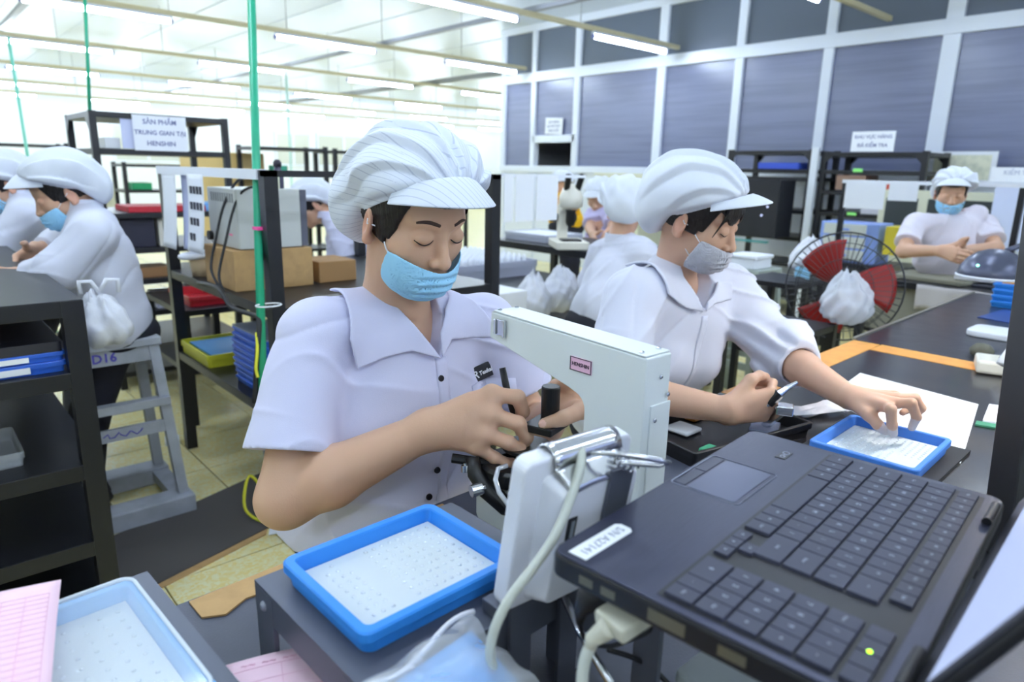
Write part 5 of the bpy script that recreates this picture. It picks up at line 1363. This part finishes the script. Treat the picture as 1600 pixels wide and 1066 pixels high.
for k in range(6):
    small_tray(['bottom','second','third','fourth','fifth','top'][k]+' blue tray of the low stack right of the green pole', 1.42+random.uniform(-.004,.004), 2.45, .4757+.0247*k, .30, .34, .0242, group='stack of blue trays')
yt = MB().tube(smooth_path([(0.8031,2.0997,0.7852), (0.7922,2.0768,0.729), (0.7818,2.0697,0.68), (0.782,2.0598,0.6508)]), .005, 6); single('cord', yt, YB, 'short yellow cord dangling beside the green pole', 'cord', smooth=True)
vl = thing('power_plug', 'red power strip with yellow lead on the floor below the rack', 'plug', (.93,2.42,0))
part('plug_body', MB().bb((.90,2.36,0),(1.0,2.46,.09)), mat('plug_red', (190,40,46), rough=.5), vl, world=True, bev=.008)
part('lead', MB().tube(smooth_path([(.91,2.40,.08),(.86,2.42,.16),(.82,2.38,.06),(.86,2.33,.01),(.93,2.30,.01)]), .006, 6), YB, vl, world=True, smooth=True)
single('support_post', MB().bb((1.02,2.62,0),(1.09,2.69,.40)), STG, 'grey steel post under the rack shelf behind the green pole', 'post', bev=.004)
single('paper_scrap', MB().prism([(.84,2.22),(.90,2.20),(.95,2.30),(.90,2.33)], .0065, .0085), PAP, 'white paper scrap on the floor beside the mat', 'paper')
single('paper_scrap', MB().prism([(.80,3.32),(.86,3.30),(.88,3.38),(.82,3.40)], .0, .02), PAP, 'crumpled white scrap by the rack post on the tiles', 'paper')
# ------------------------------------------------------------------ rack with the hanging sign
rack('tall open black rack with white sign, far left', .85, 1.58, 4.35, 5.0, 1.565, [1.562,1.37,1.02,.82,.64,.45,.25,.10], .035, .03)
part_sign = thing('sign', 'white paper sign on the top of the far left black rack', 'sign', (1.18,4.335,1.36))
part('sheet', MB().bb((1.055,4.338,1.365),(1.335,4.341,1.555)), PAP, part_sign, world=True)
SIGN = mat('print_blue_grey', (96,104,156), rough=.7)
for s, z, sz in (('SẢN PHẨM', 1.52, .036), ('TRUNG GIAN TẠI', 1.462, .034), ('HENSHIN', 1.404, .036)):
    text('sign_lettering', s, sz, SIGN, part_sign, Vector((1.195,4.3375,z))-Vector(part_sign.location), (pi/2,0,0), bold=.0006)
single('sign_card', MB().bb((1.0,4.36,1.372),(1.06,4.363,1.535)), PAPB, 'bluish card behind the white rack sign', 'sign')
def bxs(items):
    for nm, lo, hi, c, lb in items: single(nm, MB().bb(lo, hi), mat('col_%d_%d_%d' % c, c, rough=.55), lb, nm.split('_')[-1], bev=.004)
bxs([('red_tray', (1.0,4.38,1.0205), (1.42,4.7,1.055), (196,40,54), 'flat red tray on the rack shelf right of the cap'),
     ('white_box', (.92,4.4,1.3705), (1.0,4.6,1.43), (236,238,240), 'white box on the upper shelf of the signed rack'),
     ('black_box', (.95,4.4,.8205), (1.13,4.7,.985), (40,40,58), 'black box on the middle shelf of the signed rack'),
     ('cream_box', (1.15,4.4,.8205), (1.24,4.6,.98), (224,220,206), 'cream box beside the black box on the signed rack'),
     ('blue_box', (1.42,4.4,1.0205), (1.52,4.6,1.07), (120,180,240), 'pale blue box on the signed rack behind the hanging sheets'),
     ('orange_box', (1.40,4.38,.6405), (1.45,4.5,.73), (230,130,60), 'small orange box low on the signed rack'),
     ('brown_box', (1.03,4.4,.6405), (1.20,4.6,.70), (150,110,70), 'brown box on the lower shelf of the signed rack'),
     ('grey_box', (1.10,4.4,.4505), (1.26,4.6,.54), (206,208,226), 'pale box low on the signed rack'),
     ('grey_box', (1.3,4.4,.4505), (1.5,4.6,.56), (190,194,214), 'grey box low on the signed rack beside the pale one')])
rt = thing('red_crate', 'red tray on the shelf behind the main rack post', 'crate', (1.14,3.75,.60)); part('tray_shell', tray_mb(.20,.36,.05,.01,.015,.006), mat('crate_red', (178,34,44), rough=.4), rt)
rack('low black table behind the main rack holding the red tray', .98, 1.36, 3.5, 4.15, .60, [.598,.30], .035, .03, cat='table', name='low_table', gusset=False)
# ------------------------------------------------------------------ middle distance
def far_rack(label, px, Y, w, zt, nsh, d=.5, t=.03):
    x = px; sh = [zt-.02-(zt-.2)/nsh*k for k in range(nsh)]
    return rack(label, x, x+w, Y, Y+d, zt, sh, .04, t, gusset=False)
far_rack('long black rack far back right of the green pole', 2.75, 6.9, .78, 1.5, 5)
far_rack('black rack far back behind the bending worker', 3.6, 6.9, .95, 1.49, 5)
far_rack('thin dark rack far back at the left edge', .1, 8.8, 1.4, 1.48, 4)
far_rack('dark rack far back between the signed rack and the yellow carton', 1.9, 8.4, .8, 1.3, 4)
far_rack('black rack behind the main cap at middle distance', 4.75, 7.2, .9, 1.4, 4)
bxs([('yellow_carton', (2.35,7.45,.0), (3.06,7.95,1.42), (226,196,130), 'tall pale yellow carton behind the green pole'),
     ('green_box', (2.0,8.5,1.006), (2.2,8.8,1.08), (40,170,110), 'green box far back behind the signed rack'),
     ('teal_box', (3.0,7.0,1.2205), (3.12,7.2,1.30), (60,160,130), 'teal box on the long far rack'),
     ('blue_box', (3.85,7.0,1.2125), (4.25,7.3,1.30), (60,96,170), 'blue box on the far rack behind the bending worker'),
     ('white_box', (3.9,6.95,.9545), (4.3,7.3,1.05), (230,234,240), 'white box on the far rack behind the bending worker'),
     ('dark_box', (3.75,6.95,.6965), (4.3,7.3,.92), (34,34,44), 'dark box low on the far rack'),
     ('beige_screen', (1.0,7.0,.0), (1.5,7.05,1.1), (206,204,178), 'beige screen board behind the two left workers')])
single('yellow_lamp', MB().lathe([(0,0),(.03,.01),(.035,.03),(.02,.05),(0,.055)], (3.72,6.98,1.25), 14), mat('lamp_yellow', (250,250,190), rough=.4, emit=(255,255,170), estr=2), 'small glowing yellow lamp on the far rack', 'lamp', smooth=True)
# chair behind the instrument
ch = thing('office_chair', 'black office chair behind the grey instrument', 'chair', (1.97,4.5,0))
part('seat', MB().prism([(x+1.97,y+4.5) for x, y in rrect(.44,.44,.08)], .44, .50), BLACKM, ch, world=True, bev=.01)
part('backrest', MB().grid(lambda u, v: (1.77+.42*u, 4.73+.03*math.sin(pi*u), .60+.45*v-.06*(abs(u-.5)*2)**3*v), 10, 8, th=.04), BLACKM, ch, world=True, smooth=True)
part('column', MB().cyl((1.97,4.5,.06),(1.97,4.5,.44),.03), BLACKM, ch, world=True)
for k in range(5): part('foot', MB().beam((1.97,4.5,.05),(1.97+.28*math.cos(k*1.2566),4.5+.28*math.sin(k*1.2566),.03),.04,.05), BLACKM, ch, world=True)
# hanging white sheets on the extension arm
for n, (x0, x1, lb) in enumerate(((1.925,2.025,'left white sheet hanging beside the main cap'), (2.045,2.17,'right white sheet hanging left of the yellow top'), (1.86,1.91,'narrow white sheet hanging just behind the cap visor'))):
    o = thing('hanging_sheet', lb, 'paper', ((x0+x1)/2,2.14,1.09)); part('sheet', MB().bb((x0,2.134,1.095),(x1,2.1375,1.285)), PAP, o, world=True)
# black table with the peg tray, microscope table
rack('low black table carrying the grey peg tray', 2.05, 2.85, 2.52, 3.6, .72, [.72,.35], .045, .04, cat='table', name='side_table', gusset=False)
pt_ = thing('peg_tray', 'grey tray full of white pegs on the low black table', 'tray', (2.42,3.15,.7205))
part('tray_shell', tray_mb(.66,.62,.085,.012,.02,.006), mat('tray_grey', (176,180,196), rough=.4, alpha=.9), pt_)
pegs = MB()
for i in range(13):
    for j in range(12): pegs.lathe([(.013,0),(.013,.09),(.008,.105),(0,.106)], (-.27+.045*i,-.25+.045*j,.007), 6)
part('pegs', pegs, PAP, pt_, kind='stuff')
rack('black table carrying the cream microscope', 3.06, 3.75, 2.25, 3.7, .84, [.84,.3], .045, .045, cat='table', name='microscope_table', gusset=False)
mt = thing('flat_tray', 'white topped grey tray on the microscope table', 'tray', (3.36,3.43,.8405)); part('tray_shell', tray_mb(.36,.44,.05,.012,.02,.006), mat('tray_grey2', (190,194,208), rough=.4), mt)
part('filling', MB().bb((-.15,-.19,.006),(.15,.19,.046)), PAP, mt)
ms = thing('microscope', 'cream stereo microscope on the black table in the middle', 'microscope', (3.13,2.97,.8405), -.6)
MC = mat('microscope_cream', (234,230,216), rough=.4)
part('base', MB().prism(rrect(.17,.26,.02), 0, .04), MC, ms, bev=.006)
part('column', MB().bb((-.045,.045,.04),(.005,.105,.22)), MC, ms, bev=.008)
part('arm', MB().beam((-.02,.07,.20),(-.0,-.03,.235),.05,.05), MC, ms, bev=.008)
part('head', MB().lathe([(.035,0),(.06,.01),(.062,.06),(.045,.10),(.03,.12),(0,.125)], (0,-.02,.20), 20), MC, ms, smooth=True)
part('objective', MB().lathe([(.02,0),(.026,.02),(.026,.07),(.03,.08),(0,.08)], (0,-.03,.115), 16), BLK, ms, smooth=True)
for s in (-1, 1):
    part('eyepiece', MB().cyl((s*.028,-.04,.30),(s*.034,-.10,.365),.016, n=14), BLK, ms)
    part('focus_knob', MB().cyl((s*.03-.02,.07,.15),(s*.07-.02,.07,.15),.022, n=16), BLK, ms)
part('stage', MB().bb((-.05,-.09,.04),(.05,.0,.048)), BLK, ms)
ms.scale = (1.2,1.2,1.2)
plastic_bag('white plastic bag hanging in front of the low black table', (2.2483,2.3565,0.7168), (.10,.10,.13), 4.1, loops=False)
plastic_bag('white plastic bag holding cartons beside the hanging bag', (2.4623,2.3766,0.7311), (.13,.10,.12), 2.2, loops=False)
bxs([('white_carton', tuple(V(1.9741,2.3289,0.7257)-V(.12,.1,.05)), tuple(V(1.9741,2.3289,0.7257)+V(.12,.1,.05)), (232,234,236), 'white carton low behind the main rack post')])
bxs([('beige_cabinet', (6.3,4.9,.0), (6.8,5.6,1.30), (222,222,200), 'beige cabinet beyond the microscope'),
     ('dark_window_box', (6.285,5.0,.85), (6.299,5.45,1.22), (90,98,96), 'dark slatted panel on the beige cabinet')])

# ------------------------------------------------------------------ right side
POSTW = mat('post_white', (226,232,242), rough=.5)
for lb, y0, y1, zt in (('black rack by the tinted glazing holding the dark cabinet', 2.97, 3.84, 1.55), ('black rack by the glazing right of the white posts', 2.03, 2.90, 1.53)):
    rack(lb, 6.3, 6.85, y0, y1, zt, [zt-.01,1.37,1.19 if y0 < 2.5 else 1.30,1.0,.75,.5,.2], .045, .035, gusset=True)
single('white_post', MB().bb((6.24,2.905,0),(6.28,2.965,1.56)), POSTW, 'white slotted post between the two black racks', 'post')
part_s = thing('sign', 'white paper sign with two lines on top of the right rack', 'sign', (6.27,2.46,1.535))
part('sheet', MB().bb((6.27,2.29,1.525),(6.273,2.64,1.69)), PAP, part_s, world=True)
RXs = Matrix(((0,0,-1),(-1,0,0),(0,1,0)))
for s, z in (('KHU VỰC HÀNG', 1.645), ('ĐÃ KIỂM TRA', 1.575)):
    text('sign_lettering', s, .04, SIGN, part_s, Vector((6.2695,2.465,z))-Vector(part_s.location), RXs, bold=.0006)
psn = thing('sign', 'white paper sign stuck on the raised hatch pane', 'sign', (7.08,7.1,1.80))
part('sheet', MB().box((7.09,7.1,1.92),(.003,.34,.22),(.05,0,0)), PAP, psn, world=True)
for s, z in (('QUY ĐỊNH', 1.975), ('RA VÀO KHU', 1.92), ('SẢN XUẤT', 1.86)):
    text('sign_lettering', s, .042, SIGN, psn, Vector((7.0875,7.1,z))-Vector(psn.location), RXs, bold=.0004)
bxs([('blue_case', (6.29,3.1,1.3705), (6.6,3.5,1.43), (60,90,200), 'blue case on the rack by the glazing'),
     ('dark_cabinet', (6.0,3.1,.75), (6.29,3.6,1.27), (22,24,34), 'dark screen cabinet in front of the left black rack'),
     ('brown_binder', (6.32,2.5,1.2), (6.6,2.75,1.33), (150,120,104), 'brown box on the right black rack'),
     ('red_box', (6.31,2.25,1.1905), (6.6,2.45,1.27), (190,70,40), 'red-orange box on the right black rack'),
     ('white_binder', (6.32,2.1,1.1905), (6.6,2.2,1.29), (224,226,232), 'white binder on the right black rack'),
     ('white_file', (6.31,2.3,1.0005), (6.6,2.5,1.12), (206,206,222), 'white file box on the right black rack, lower shelf'),
     ('grey_file', (6.31,2.55,.7505), (6.6,2.8,.88), (170,172,196), 'grey file box on the right black rack, lower shelf'),
     ('yellow_basket', (5.0,1.72,.80), (5.2,1.80,.99), (226,206,60), 'yellow basket standing beside the blue drawer box'),
     ('teal_strip', (5.95,3.15,.70), (6.0,3.5,.72), (80,150,150), 'teal strip under the dark cabinet')])
for k, y in enumerate((2.55, 2.56)):
    single('green_label', MB().bb((6.283,2.52,[1.355,.985][k]),(6.287,2.60,[1.385,1.01][k])), mat('label_green', (150,240,130), rough=.5), ['upper','lower'][k]+' small green shelf label on the right black rack', 'label')
for k, (y, z) in enumerate(((3.42,1.12),(3.2,1.03),(3.25,.95))):
    single('indicator_lamp', MB().lathe([(0,0),(.009,.003),(.007,.008),(0,.010)], (6.001,y,z), 12, (0,-pi/2,0)), mat('lamp_blue_white', (220,225,255), rough=.3, emit=(200,210,255), estr=.8), ['upper','middle','lower'][k]+' small lit lamp on the dark cabinet', 'lamp', smooth=True)
# drawer box
dr = thing('drawer_box', 'pale blue plastic drawer box with three drawers', 'drawers', (5.1,2.04,.72))
PB = mat('plastic_pale_blue', (150,176,240), rough=.35)
part('frame', MB().bb((5.0,1.84,.72),(5.25,2.24,1.0)), PB, dr, world=True, bev=.006)
for k in range(3):
    d_ = part('drawer', MB().bb((4.985,1.92,.735+.09*k),(5.0,2.21,.81+.09*k)), mat('drawer_clear', (222,226,220), rough=.25), dr, world=True, bev=.003)
    part('pull', MB().bb((4.975,2.03,.765+.09*k),(4.986,2.10,.78+.09*k)), PB, d_, world=True)
rack('dark stand under the blue drawer box', 4.95, 5.4, 1.65, 2.3, .72, [.72,.3], .04, .03, cat='stand', name='low_stand', gusset=False)
# hanging rail with papers near the far desk
hr = thing('paper_rail', 'white rail on thin posts holding papers before the right rack', 'rail', (4.75,1.75,0))
part('rail', MB().bb((4.74,1.0,1.27),(4.76,2.02,1.292)), PAP, hr, world=True)
for y in (1.02, 2.0): part('post', MB().bb((4.735,y-.015,0),(4.765,y+.015,1.27)), BLACKM, hr, world=True)
for y0, y1, z0, lb in ((1.74,1.99,1.11,'wide white paper hanging from the rail before the right rack'), (1.55,1.72,1.17,'short white paper hanging from the rail')):
    o = thing('hanging_sheet', lb, 'paper', (4.73,(y0+y1)/2,z0)); part('sheet', MB().bb((4.734,y0,z0),(4.737,y1,1.275)), PAP, o, world=True)
pst = thing('poster', 'white framed map poster behind the woman at the far desk', 'poster', (6.9,1.95,1.28))
part('sheet', MB().bb((6.9,1.70,1.28),(6.905,2.21,1.545)), PAP, pst, world=True)
part('printed_map', MB().bb((6.897,1.74,1.31),(6.8995,2.17,1.515)), mat('map_print', (236,236,214), rough=.7, var=.15, vscale=14, col2=(206,210,190)), pst, world=True)
wbd = thing('white_board', 'tall white board at the right edge behind the woman', 'board', (5.6,1.05,.8))
part('panel', MB().bb((5.6,.5,.85),(5.62,1.36,1.275)), mat('board_white', (214,222,248), rough=.4), wbd, world=True)
part('header_strip', MB().bb((5.596,.5,1.30),(5.6,1.40,1.395)), PAP, wbd, world=True)
text('header_lettering', 'KIỂM TRA  OK', .04, mat('print_pale', (176,182,206), rough=.7), wbd, Vector((5.595,1.2,1.36))-Vector(wbd.location), RXs)
part('rail', MB().bb((5.59,.5,1.278),(5.625,1.40,1.296)), POSTW, wbd, world=True)
part('leg', MB().bb((5.6,.9,0),(5.62,.93,.85)), BLACKM, wbd, world=True); part('leg', MB().bb((5.6,1.3,0),(5.62,1.33,.85)), BLACKM, wbd, world=True)
cw = thing('cabinet', 'cream cabinet with dark glass behind the woman at the far desk', 'cabinet', (5.9,1.55,0))
part('body', MB().bb((5.9,1.3,0),(6.2,2.2,1.22)), CREAMW, cw, world=True, bev=.004)
part('glass', MB().bb((5.895,1.40,.95),(5.9,1.85,1.16)), mat('glass_dark', (60,66,66), rough=.15), cw, world=True)
part('glass', MB().bb((5.895,1.92,.95),(5.9,2.15,1.16)), mat('glass_dark', (60,66,66)), cw, world=True)
# far desk
fd = thing('desk', 'dark topped desk of the woman facing us', 'desk', (4.45,1.1,0))
part('top', MB().bb((4.14,.1,.712),(4.70,1.62,.75)), BLACKM, fd, world=True, bev=.003)
part('modesty_panel', MB().bb((4.2,.15,.45),(4.215,1.55,.712)), mat('panel_olive', (150,148,134), rough=.7), fd, world=True)
for x in (4.18,4.66):
    for y in (.15,1.57): part('leg', MB().bb((x-.02,y-.02,0),(x+.02,y+.02,.712)), BLACKM, fd, world=True)
single('cloth', MB().grid(lambda u, v: (4.12+.012*math.sin(u*20)+.01*v, 1.28-.62*u, .748-.14*v+.008*math.sin(u*13)*v), 24, 6, th=.003), mat('cloth_beige', (206,200,200), rough=.9), 'beige cloth hanging over the front of the far desk', 'cloth', smooth=True)
single('pad', MB().prism([(4.2,1.1),(4.5,1.0),(4.55,1.45),(4.25,1.5)], .7505, .775), mat('olive_mat', (150,148,130), rough=.8), 'olive pad on the far desk under the hands', 'pad', bev=.006)
bxs([('white_cloth', (4.3,.98,.7765), (4.42,1.16,.80), (232,232,238), 'white folded wipe on the far desk'), ('dark_tray', (4.25,.85,.7505), (4.45,1.06,.765), (44,46,56), 'dark tray on the far desk'),
     ('white_scale', (4.3,.5,.7505), (4.6,.72,.79), (226,230,236), 'white flat scale at the right end of the far desk')])
single('jar', MB().lathe([(0,0),(.022,0),(.024,.03),(.018,.045),(.018,.055),(0,.056)], (4.3,.86,.765), 14), PAP, 'small white jar on the far desk', 'jar', smooth=True)
# blue trays at the far end of the bench
for k in range(4): small_tray(['bottom','second','third','top'][k]+' blue tray of the stack at the far bench end', 3.78, .66, .7505+.027*k, .24, .34, .0265, BLUE, 'blue trays at the far bench end')
single('orange_sheet', MB().bb((3.68,.52,.8585),(3.88,.8,.864)), ORT, 'orange sheet on the far blue tray stack', 'sheet')
# dark dome lamp over the bench
lm = thing('desk_lamp', 'dark grey dome lamp over the far bench at the right edge', 'lamp', (3.2,.55,.75))
dc = V(3.1138,0.7115,0.9473)
DOME = mat('lamp_dome', (84,88,108), rough=.3, metal=.4)
prof_ = [(.118,0),(.120,.006),(.112,.035),(.092,.066),(.062,.09),(.03,.102),(0,.105)]
part('shade', MB().lathe(prof_, tuple(dc), 32, (.0,.0,0)), DOME, lm, world=True, smooth=True)
part('rim', MB().tube([(dc[0]+.119*math.cos(a), dc[1]+.119*math.sin(a), dc[2]) for a in np.linspace(0,2*pi,33)[:-1]], .005, 8, closed=True), PAP, lm, world=True, smooth=True)
part('bulb', MB().lathe([(0,0),(.06,.004),(.075,.02),(.04,.03),(0,.031)], tuple(dc+V(0,0,.002)), 20), mat('lamp_bulb', (255,250,240), rough=.4, emit=(255,246,232), estr=26), lm, world=True, smooth=True)
part('green_led', MB().lathe([(0,0),(.005,.002),(0,.004)], tuple(dc+V(-.10,.03,.045)), 8, (0,-.9,0)), mat('led_teal', (140,255,210), rough=.3, emit=(120,255,200), estr=4), lm, world=True)
part('neck', MB().tube(smooth_path([tuple(dc+V(.03,-.02,.098)), tuple(dc+V(.12,-.12,.14)), tuple(dc+V(.16,-.22,.05)), tuple(dc+V(.16,-.25,-.18))]), .010, 10), DOME, lm, world=True, smooth=True)
part('base', MB().lathe([(0,0),(.07,0),(.07,.012),(.03,.022),(0,.022)], (dc[0]+.16,dc[1]-.25,.7503), 24), DOME, lm, world=True)
# the second lamp, beside the laptop, lighting the white paper and the tray
l2 = thing('desk_lamp', 'bench lamp on a black post beside the laptop screen', 'lamp', (1.12,.16,.75))
part('base', MB().bb((1.07,.10,.7503),(1.24,.26,.765)), BLK, l2, world=True, bev=.004)
part('post', MB().beam((1.147,.177,.765),(1.318,.252,1.45),.062,.045,(.743,-.669,0)), BLK, l2, world=True, bev=.004)
part('arm', MB().beam((1.315,.25,1.44),(1.66,.21,1.44),.035,.03), BLK, l2, world=True)
part('shade', MB().lathe([(.14,0),(.142,.006),(.125,.04),(.07,.075),(.03,.085),(0,.086)], (1.70,.21,1.345), 28), DOME, l2, world=True, smooth=True)
part('bulb', MB().lathe([(0,0),(.07,.004),(.09,.018),(.04,.03),(0,.031)], (1.70,.21,1.342), 20), mat('lamp_bulb2', (255,252,246), rough=.4, emit=(255,250,244), estr=120), l2, world=True, smooth=True)
# fan
fn = thing('pedestal_fan', 'black pedestal fan with red blades beside the bench', 'fan', (3.05,1.28,0))
fc = V(3.05,1.235,.84); ax = nrm(V(-.93,-.33,.08)); FR = Fr(fc, ax, (0,0,1))
def fpt(r, a, d): return FR.p((r*math.cos(a), d, r*math.sin(a)))
REDB = mat('fan_red', (150,24,22), rough=.35)
for k in range(3):
    a0 = k*2*pi/3+.75
    part('blade', MB().grid(lambda u, v: fpt(.05+.155*u, a0+(v-.5)*(1.25-.2*u)+.25*u, .0+.045*(v-.5)), 8, 8, th=.003), REDB, fn, world=True, smooth=True)
part('hub', MB().tube([FR.p((0,-.05,0)), FR.p((0,.0,0)), FR.p((0,.035,0)), FR.p((0,.045,0))], [.055,.052,.046,.03], 20), BLK, fn, world=True)
part('motor', MB().tube([FR.p((0,-.20,0)), FR.p((0,-.18,0)), FR.p((0,-.07,0))], [.04,.065,.07], 18), BLK, fn, world=True)
gd = MB()
for r, d in ((.235,0),(.19,.05),(.12,.068),(.06,.072),(.19,-.05),(.12,-.066)):
    gd.tube([fpt(r, a, d) for a in np.linspace(0,2*pi,37)[:-1]], .004 if r > .2 else .0016, 6, closed=True)
for k in range(48):
    a = k*2*pi/48; gd.tube([fpt(.05,a,.073), fpt(.12,a,.068), fpt(.19,a,.05), fpt(.235,a,0), fpt(.19,a,-.05), fpt(.08,a,-.07)], .0012, 4)
part('guard', gd, mat('guard_dark', (50,52,58), rough=.4), fn, world=True, kind='stuff')
part('pole', MB().cyl(tuple(fc+V(.1,.04,-.05)), (3.15,1.275,.05), .018), BLK, fn, world=True)
part('foot', MB().lathe([(0,0),(.18,0),(.18,.02),(.05,.05),(0,.052)], (3.15,1.275,0), 24), BLK, fn, world=True)
# black stool with bags
rack('black steel stand holding the plastic bags beside the fan', 2.38, 2.72, 1.10, 1.42, .74, [.74,.35], .03, .025, cat='stand', name='bag_stand', gusset=False)
BAG2 = mat('bag_clear_film', (226,230,240), rough=.25, spec=.7, alpha=.62, bump=.5, bscale=30)
plastic_bag('clear plastic bag slumped on the black stand before the fan', (2.6888,1.0661,0.8637), (.115,.10,.11), .4, BAG2, loops=False)
rack('dark stand left of the fan under the white bag', 3.16, 3.5, 1.50, 1.80, .80, [.80,.45], .03, .025, cat='stand', name='bag_stand', gusset=False)
plastic_bag('white plastic bag with a blue mask inside, left of the fan', (3.3912,1.5637,0.925), (.105,.09,.10), 3.3, FILM, loops=False)
single('face_mask', MB().grid(lambda u, v: tuple(V(3.2456,1.523,0.8265)+V(.035*u-.02,-.06*u+.02,.05*v+.006*math.sin(u*5))), 6, 6, th=.002), MASKB, 'blue face mask pressed against the bag left of the fan', 'mask')
# stool with the white box behind the second woman
sq = V(3.6114,1.9943,0.8155)
so = thing('work_stool', 'pale grey slatted stool behind the second woman', 'stool', (sq[0],sq[1],0))
STB = mat('stool_pale', (170,180,172), rough=.5, var=.15, vscale=15)
part('seat', MB().bb((sq[0]-.13,sq[1]-.13,sq[2]-.05),(sq[0]+.13,sq[1]+.13,sq[2]-.02)), STB, so, world=True, bev=.004)
for sx in (-1,1):
    for sy in (-1,1): part('leg', MB().beam((sq[0]+sx*.11,sq[1]+sy*.11,sq[2]-.05),(sq[0]+sx*.16,sq[1]+sy*.16,0),.035,.035), STB, so, world=True)
for z in (.25,.5):
    for s in (-1,1):
        part('rung', MB().bb((sq[0]-.15,sq[1]+s*.14-.01,z-.02),(sq[0]+.15,sq[1]+s*.14+.01,z+.02)), STB, so, world=True)
        part('rung', MB().bb((sq[0]+s*.14-.01,sq[1]-.15,z-.02),(sq[0]+s*.14+.01,sq[1]+.15,z+.02)), STB, so, world=True)
wb = thing('foam_box', 'white foam box on the pale stool behind the second woman', 'box', (sq[0],sq[1],sq[2]-.0195))
part('body', MB().prism([(x+sq[0],y+sq[1]) for x, y in rrect(.19,.17,.02)], sq[2]-.0195, sq[2]+.035), PAP, wb, world=True, bev=.006)
part('lid', MB().prism([(x+sq[0],y+sq[1]) for x, y in rrect(.205,.185,.02)], sq[2]+.035, sq[2]+.055), PAP, wb, world=True, bev=.006)
# ------------------------------------------------------------------ second woman's place
BT2 = mat('tray_blue2', (70,132,220), rough=.4, bump=.03)
single('tray_sheet', MB().prism([(1.255,.335),(1.60,.345),(1.58,.60),(1.25,.58)], .7503, .757), mat('black_pad', (24,24,28), rough=.6), 'black pad under the blue tray of the second woman', 'pad')
t2_ = blue_tray('blue tray of tiny parts under the second woman\'s fingers', (1.43,.462,.7575), .05, .235, .20, .030, 17, 13, skip=lambda i, j: (i < 8 and j < 4), mcol=BT2, dr=.0026)
single('work_sheet', MB().prism([(2.03,.74),(1.98,.43),(1.52,.34),(1.60,.50),(1.72,.70)], .7505, .7525), mat('paper_bright', (250,250,250), rough=.8), 'bright white sheet lying under the bench lamp', 'paper')
single('card', MB().prism([(1.84,.385),(1.99,.41),(2.02,.33),(1.87,.30)], .7505, .757), PAP, 'small white card at the right edge near the lamp post', 'card')
single('green_card', MB().prism([(1.80,.39),(1.83,.395),(1.86,.30),(1.83,.29)], .7505, .7545), mat('card_green', (60,130,100), rough=.6), 'green card edge under the small white card', 'card')
bt3 = thing('parts_tray', 'long black tray of small parts at the bench edge by the second woman', 'tray', (1.27,.735,.7505), -.18)
part('tray_shell', tray_mb(.36,.21,.034,.008,.008,.005), BLK, bt3)
bxs([('label_card', (1.19,.76,.757), (1.25,.82,.766), (214,216,220), 'pale label card in the long black tray'), ('green_chip', (1.14,.665,.757), (1.18,.70,.768), (70,160,120), 'green chip in the long black tray'), ('brown_part', (1.28,.80,.757), (1.34,.83,.765), (190,130,60), 'brown part in the long black tray')])
# caliper gauge in her right hand
cal = thing('dial_gauge', 'chrome hand gauge held in the second woman\'s right hand', 'gauge', (1.3351,0.6418,0.8435))
part('spindle', MB().tube([(1.3237,0.6615,0.8306), (1.3379,0.6432,0.8553), (1.3492,0.6311,0.8703), (1.3623,0.617,0.884)], [.009,.009,.006,.003], 12), CHR, cal, world=True)
part('barrel', MB().tube([(1.3282,0.6584,0.8333), (1.3403,0.642,0.858)], .012, 14), BLK, cal, world=True)
part('block', MB().box(tuple(V(1.3432,0.6279,0.8242)), (.03,.034,.02), (0,0,.5)), CHR, cal, world=True, bev=.002)
part('base_plate', MB().box((1.36,.675,.761), (.075,.06,.018), (0,0,.4)), mat('steel_blue', (120,128,150), rough=.3, metal=.6), cal, world=True, bev=.002)
part('stem', MB().beam((1.36,.675,.768), tuple(V(1.3432,0.6279,0.8242)), .014, .014), CHR, cal, world=True)
ppr = mat('paper_wrap', (220,220,228), rough=.5, bump=.5, bscale=40)
single('crumpled_wrap', MB().grid(lambda u, v: (1.44+.20*u, .70-.10*u+.07*v, .7515+.016*math.sin(u*9+v*4)*math.sin(v*7)+.012), 16, 8, th=.001), ppr, 'crumpled white wrap on the bench behind the gauge', 'wrap', smooth=True)
single('crumpled_wrap', MB().grid(lambda u, v: (1.24+.08*u, .60-.05*u+.05*v, .7515+.010*math.sin(u*8+v*4)*math.sin(v*7)+.007), 12, 8, th=.001), ppr, 'crumpled clear wrap on the bench below her right hand', 'wrap', smooth=True)
# small things on the far bench
cl_ = thing('clamp', 'white plastic clamp on the orange tape at the right', 'clamp', (2.36,.48,.7525))
part('body', MB().box((2.38,.50,.772),(.12,.09,.038),(0,0,.3)), MC, cl_, world=True, bev=.008)
part('jaw', MB().tube([(2.32,.47,.79),(2.36,.46,.83),(2.44,.44,.85),(2.46,.43,.83),(2.38,.46,.80)], .012, 10), PAP, cl_, world=True, smooth=True)
part('spring', MB().tube([(2.35+.006*k*.2,.47+.012*math.cos(k),.80+.012*math.sin(k)) for k in range(24)], .003, 6), CHR, cl_, world=True, smooth=True)
single('stone', MB().lathe([(0,0),(.03,.004),(.036,.022),(.02,.04),(0,.044)], (2.56,.575,.7503), 12), mat('stone_grey', (104,104,92), rough=.9, bump=.3), 'dark grey lump beside the white clamp', 'stone', smooth=True)
single('white_pad', MB().prism([(x+2.95,y+.60) for x, y in rrect(.16,.22,.03)], .7503, .775), PAP, 'white pad on the dark far bench', 'pad', bev=.006)
single('blue_pad', MB().prism([(3.25,.55),(3.55,.5),(3.6,.76),(3.3,.78)], .7503, .7535), mat('pad_blue', (50,80,150), rough=.4), 'blue sheet on the dark far bench before the tray stack', 'sheet')
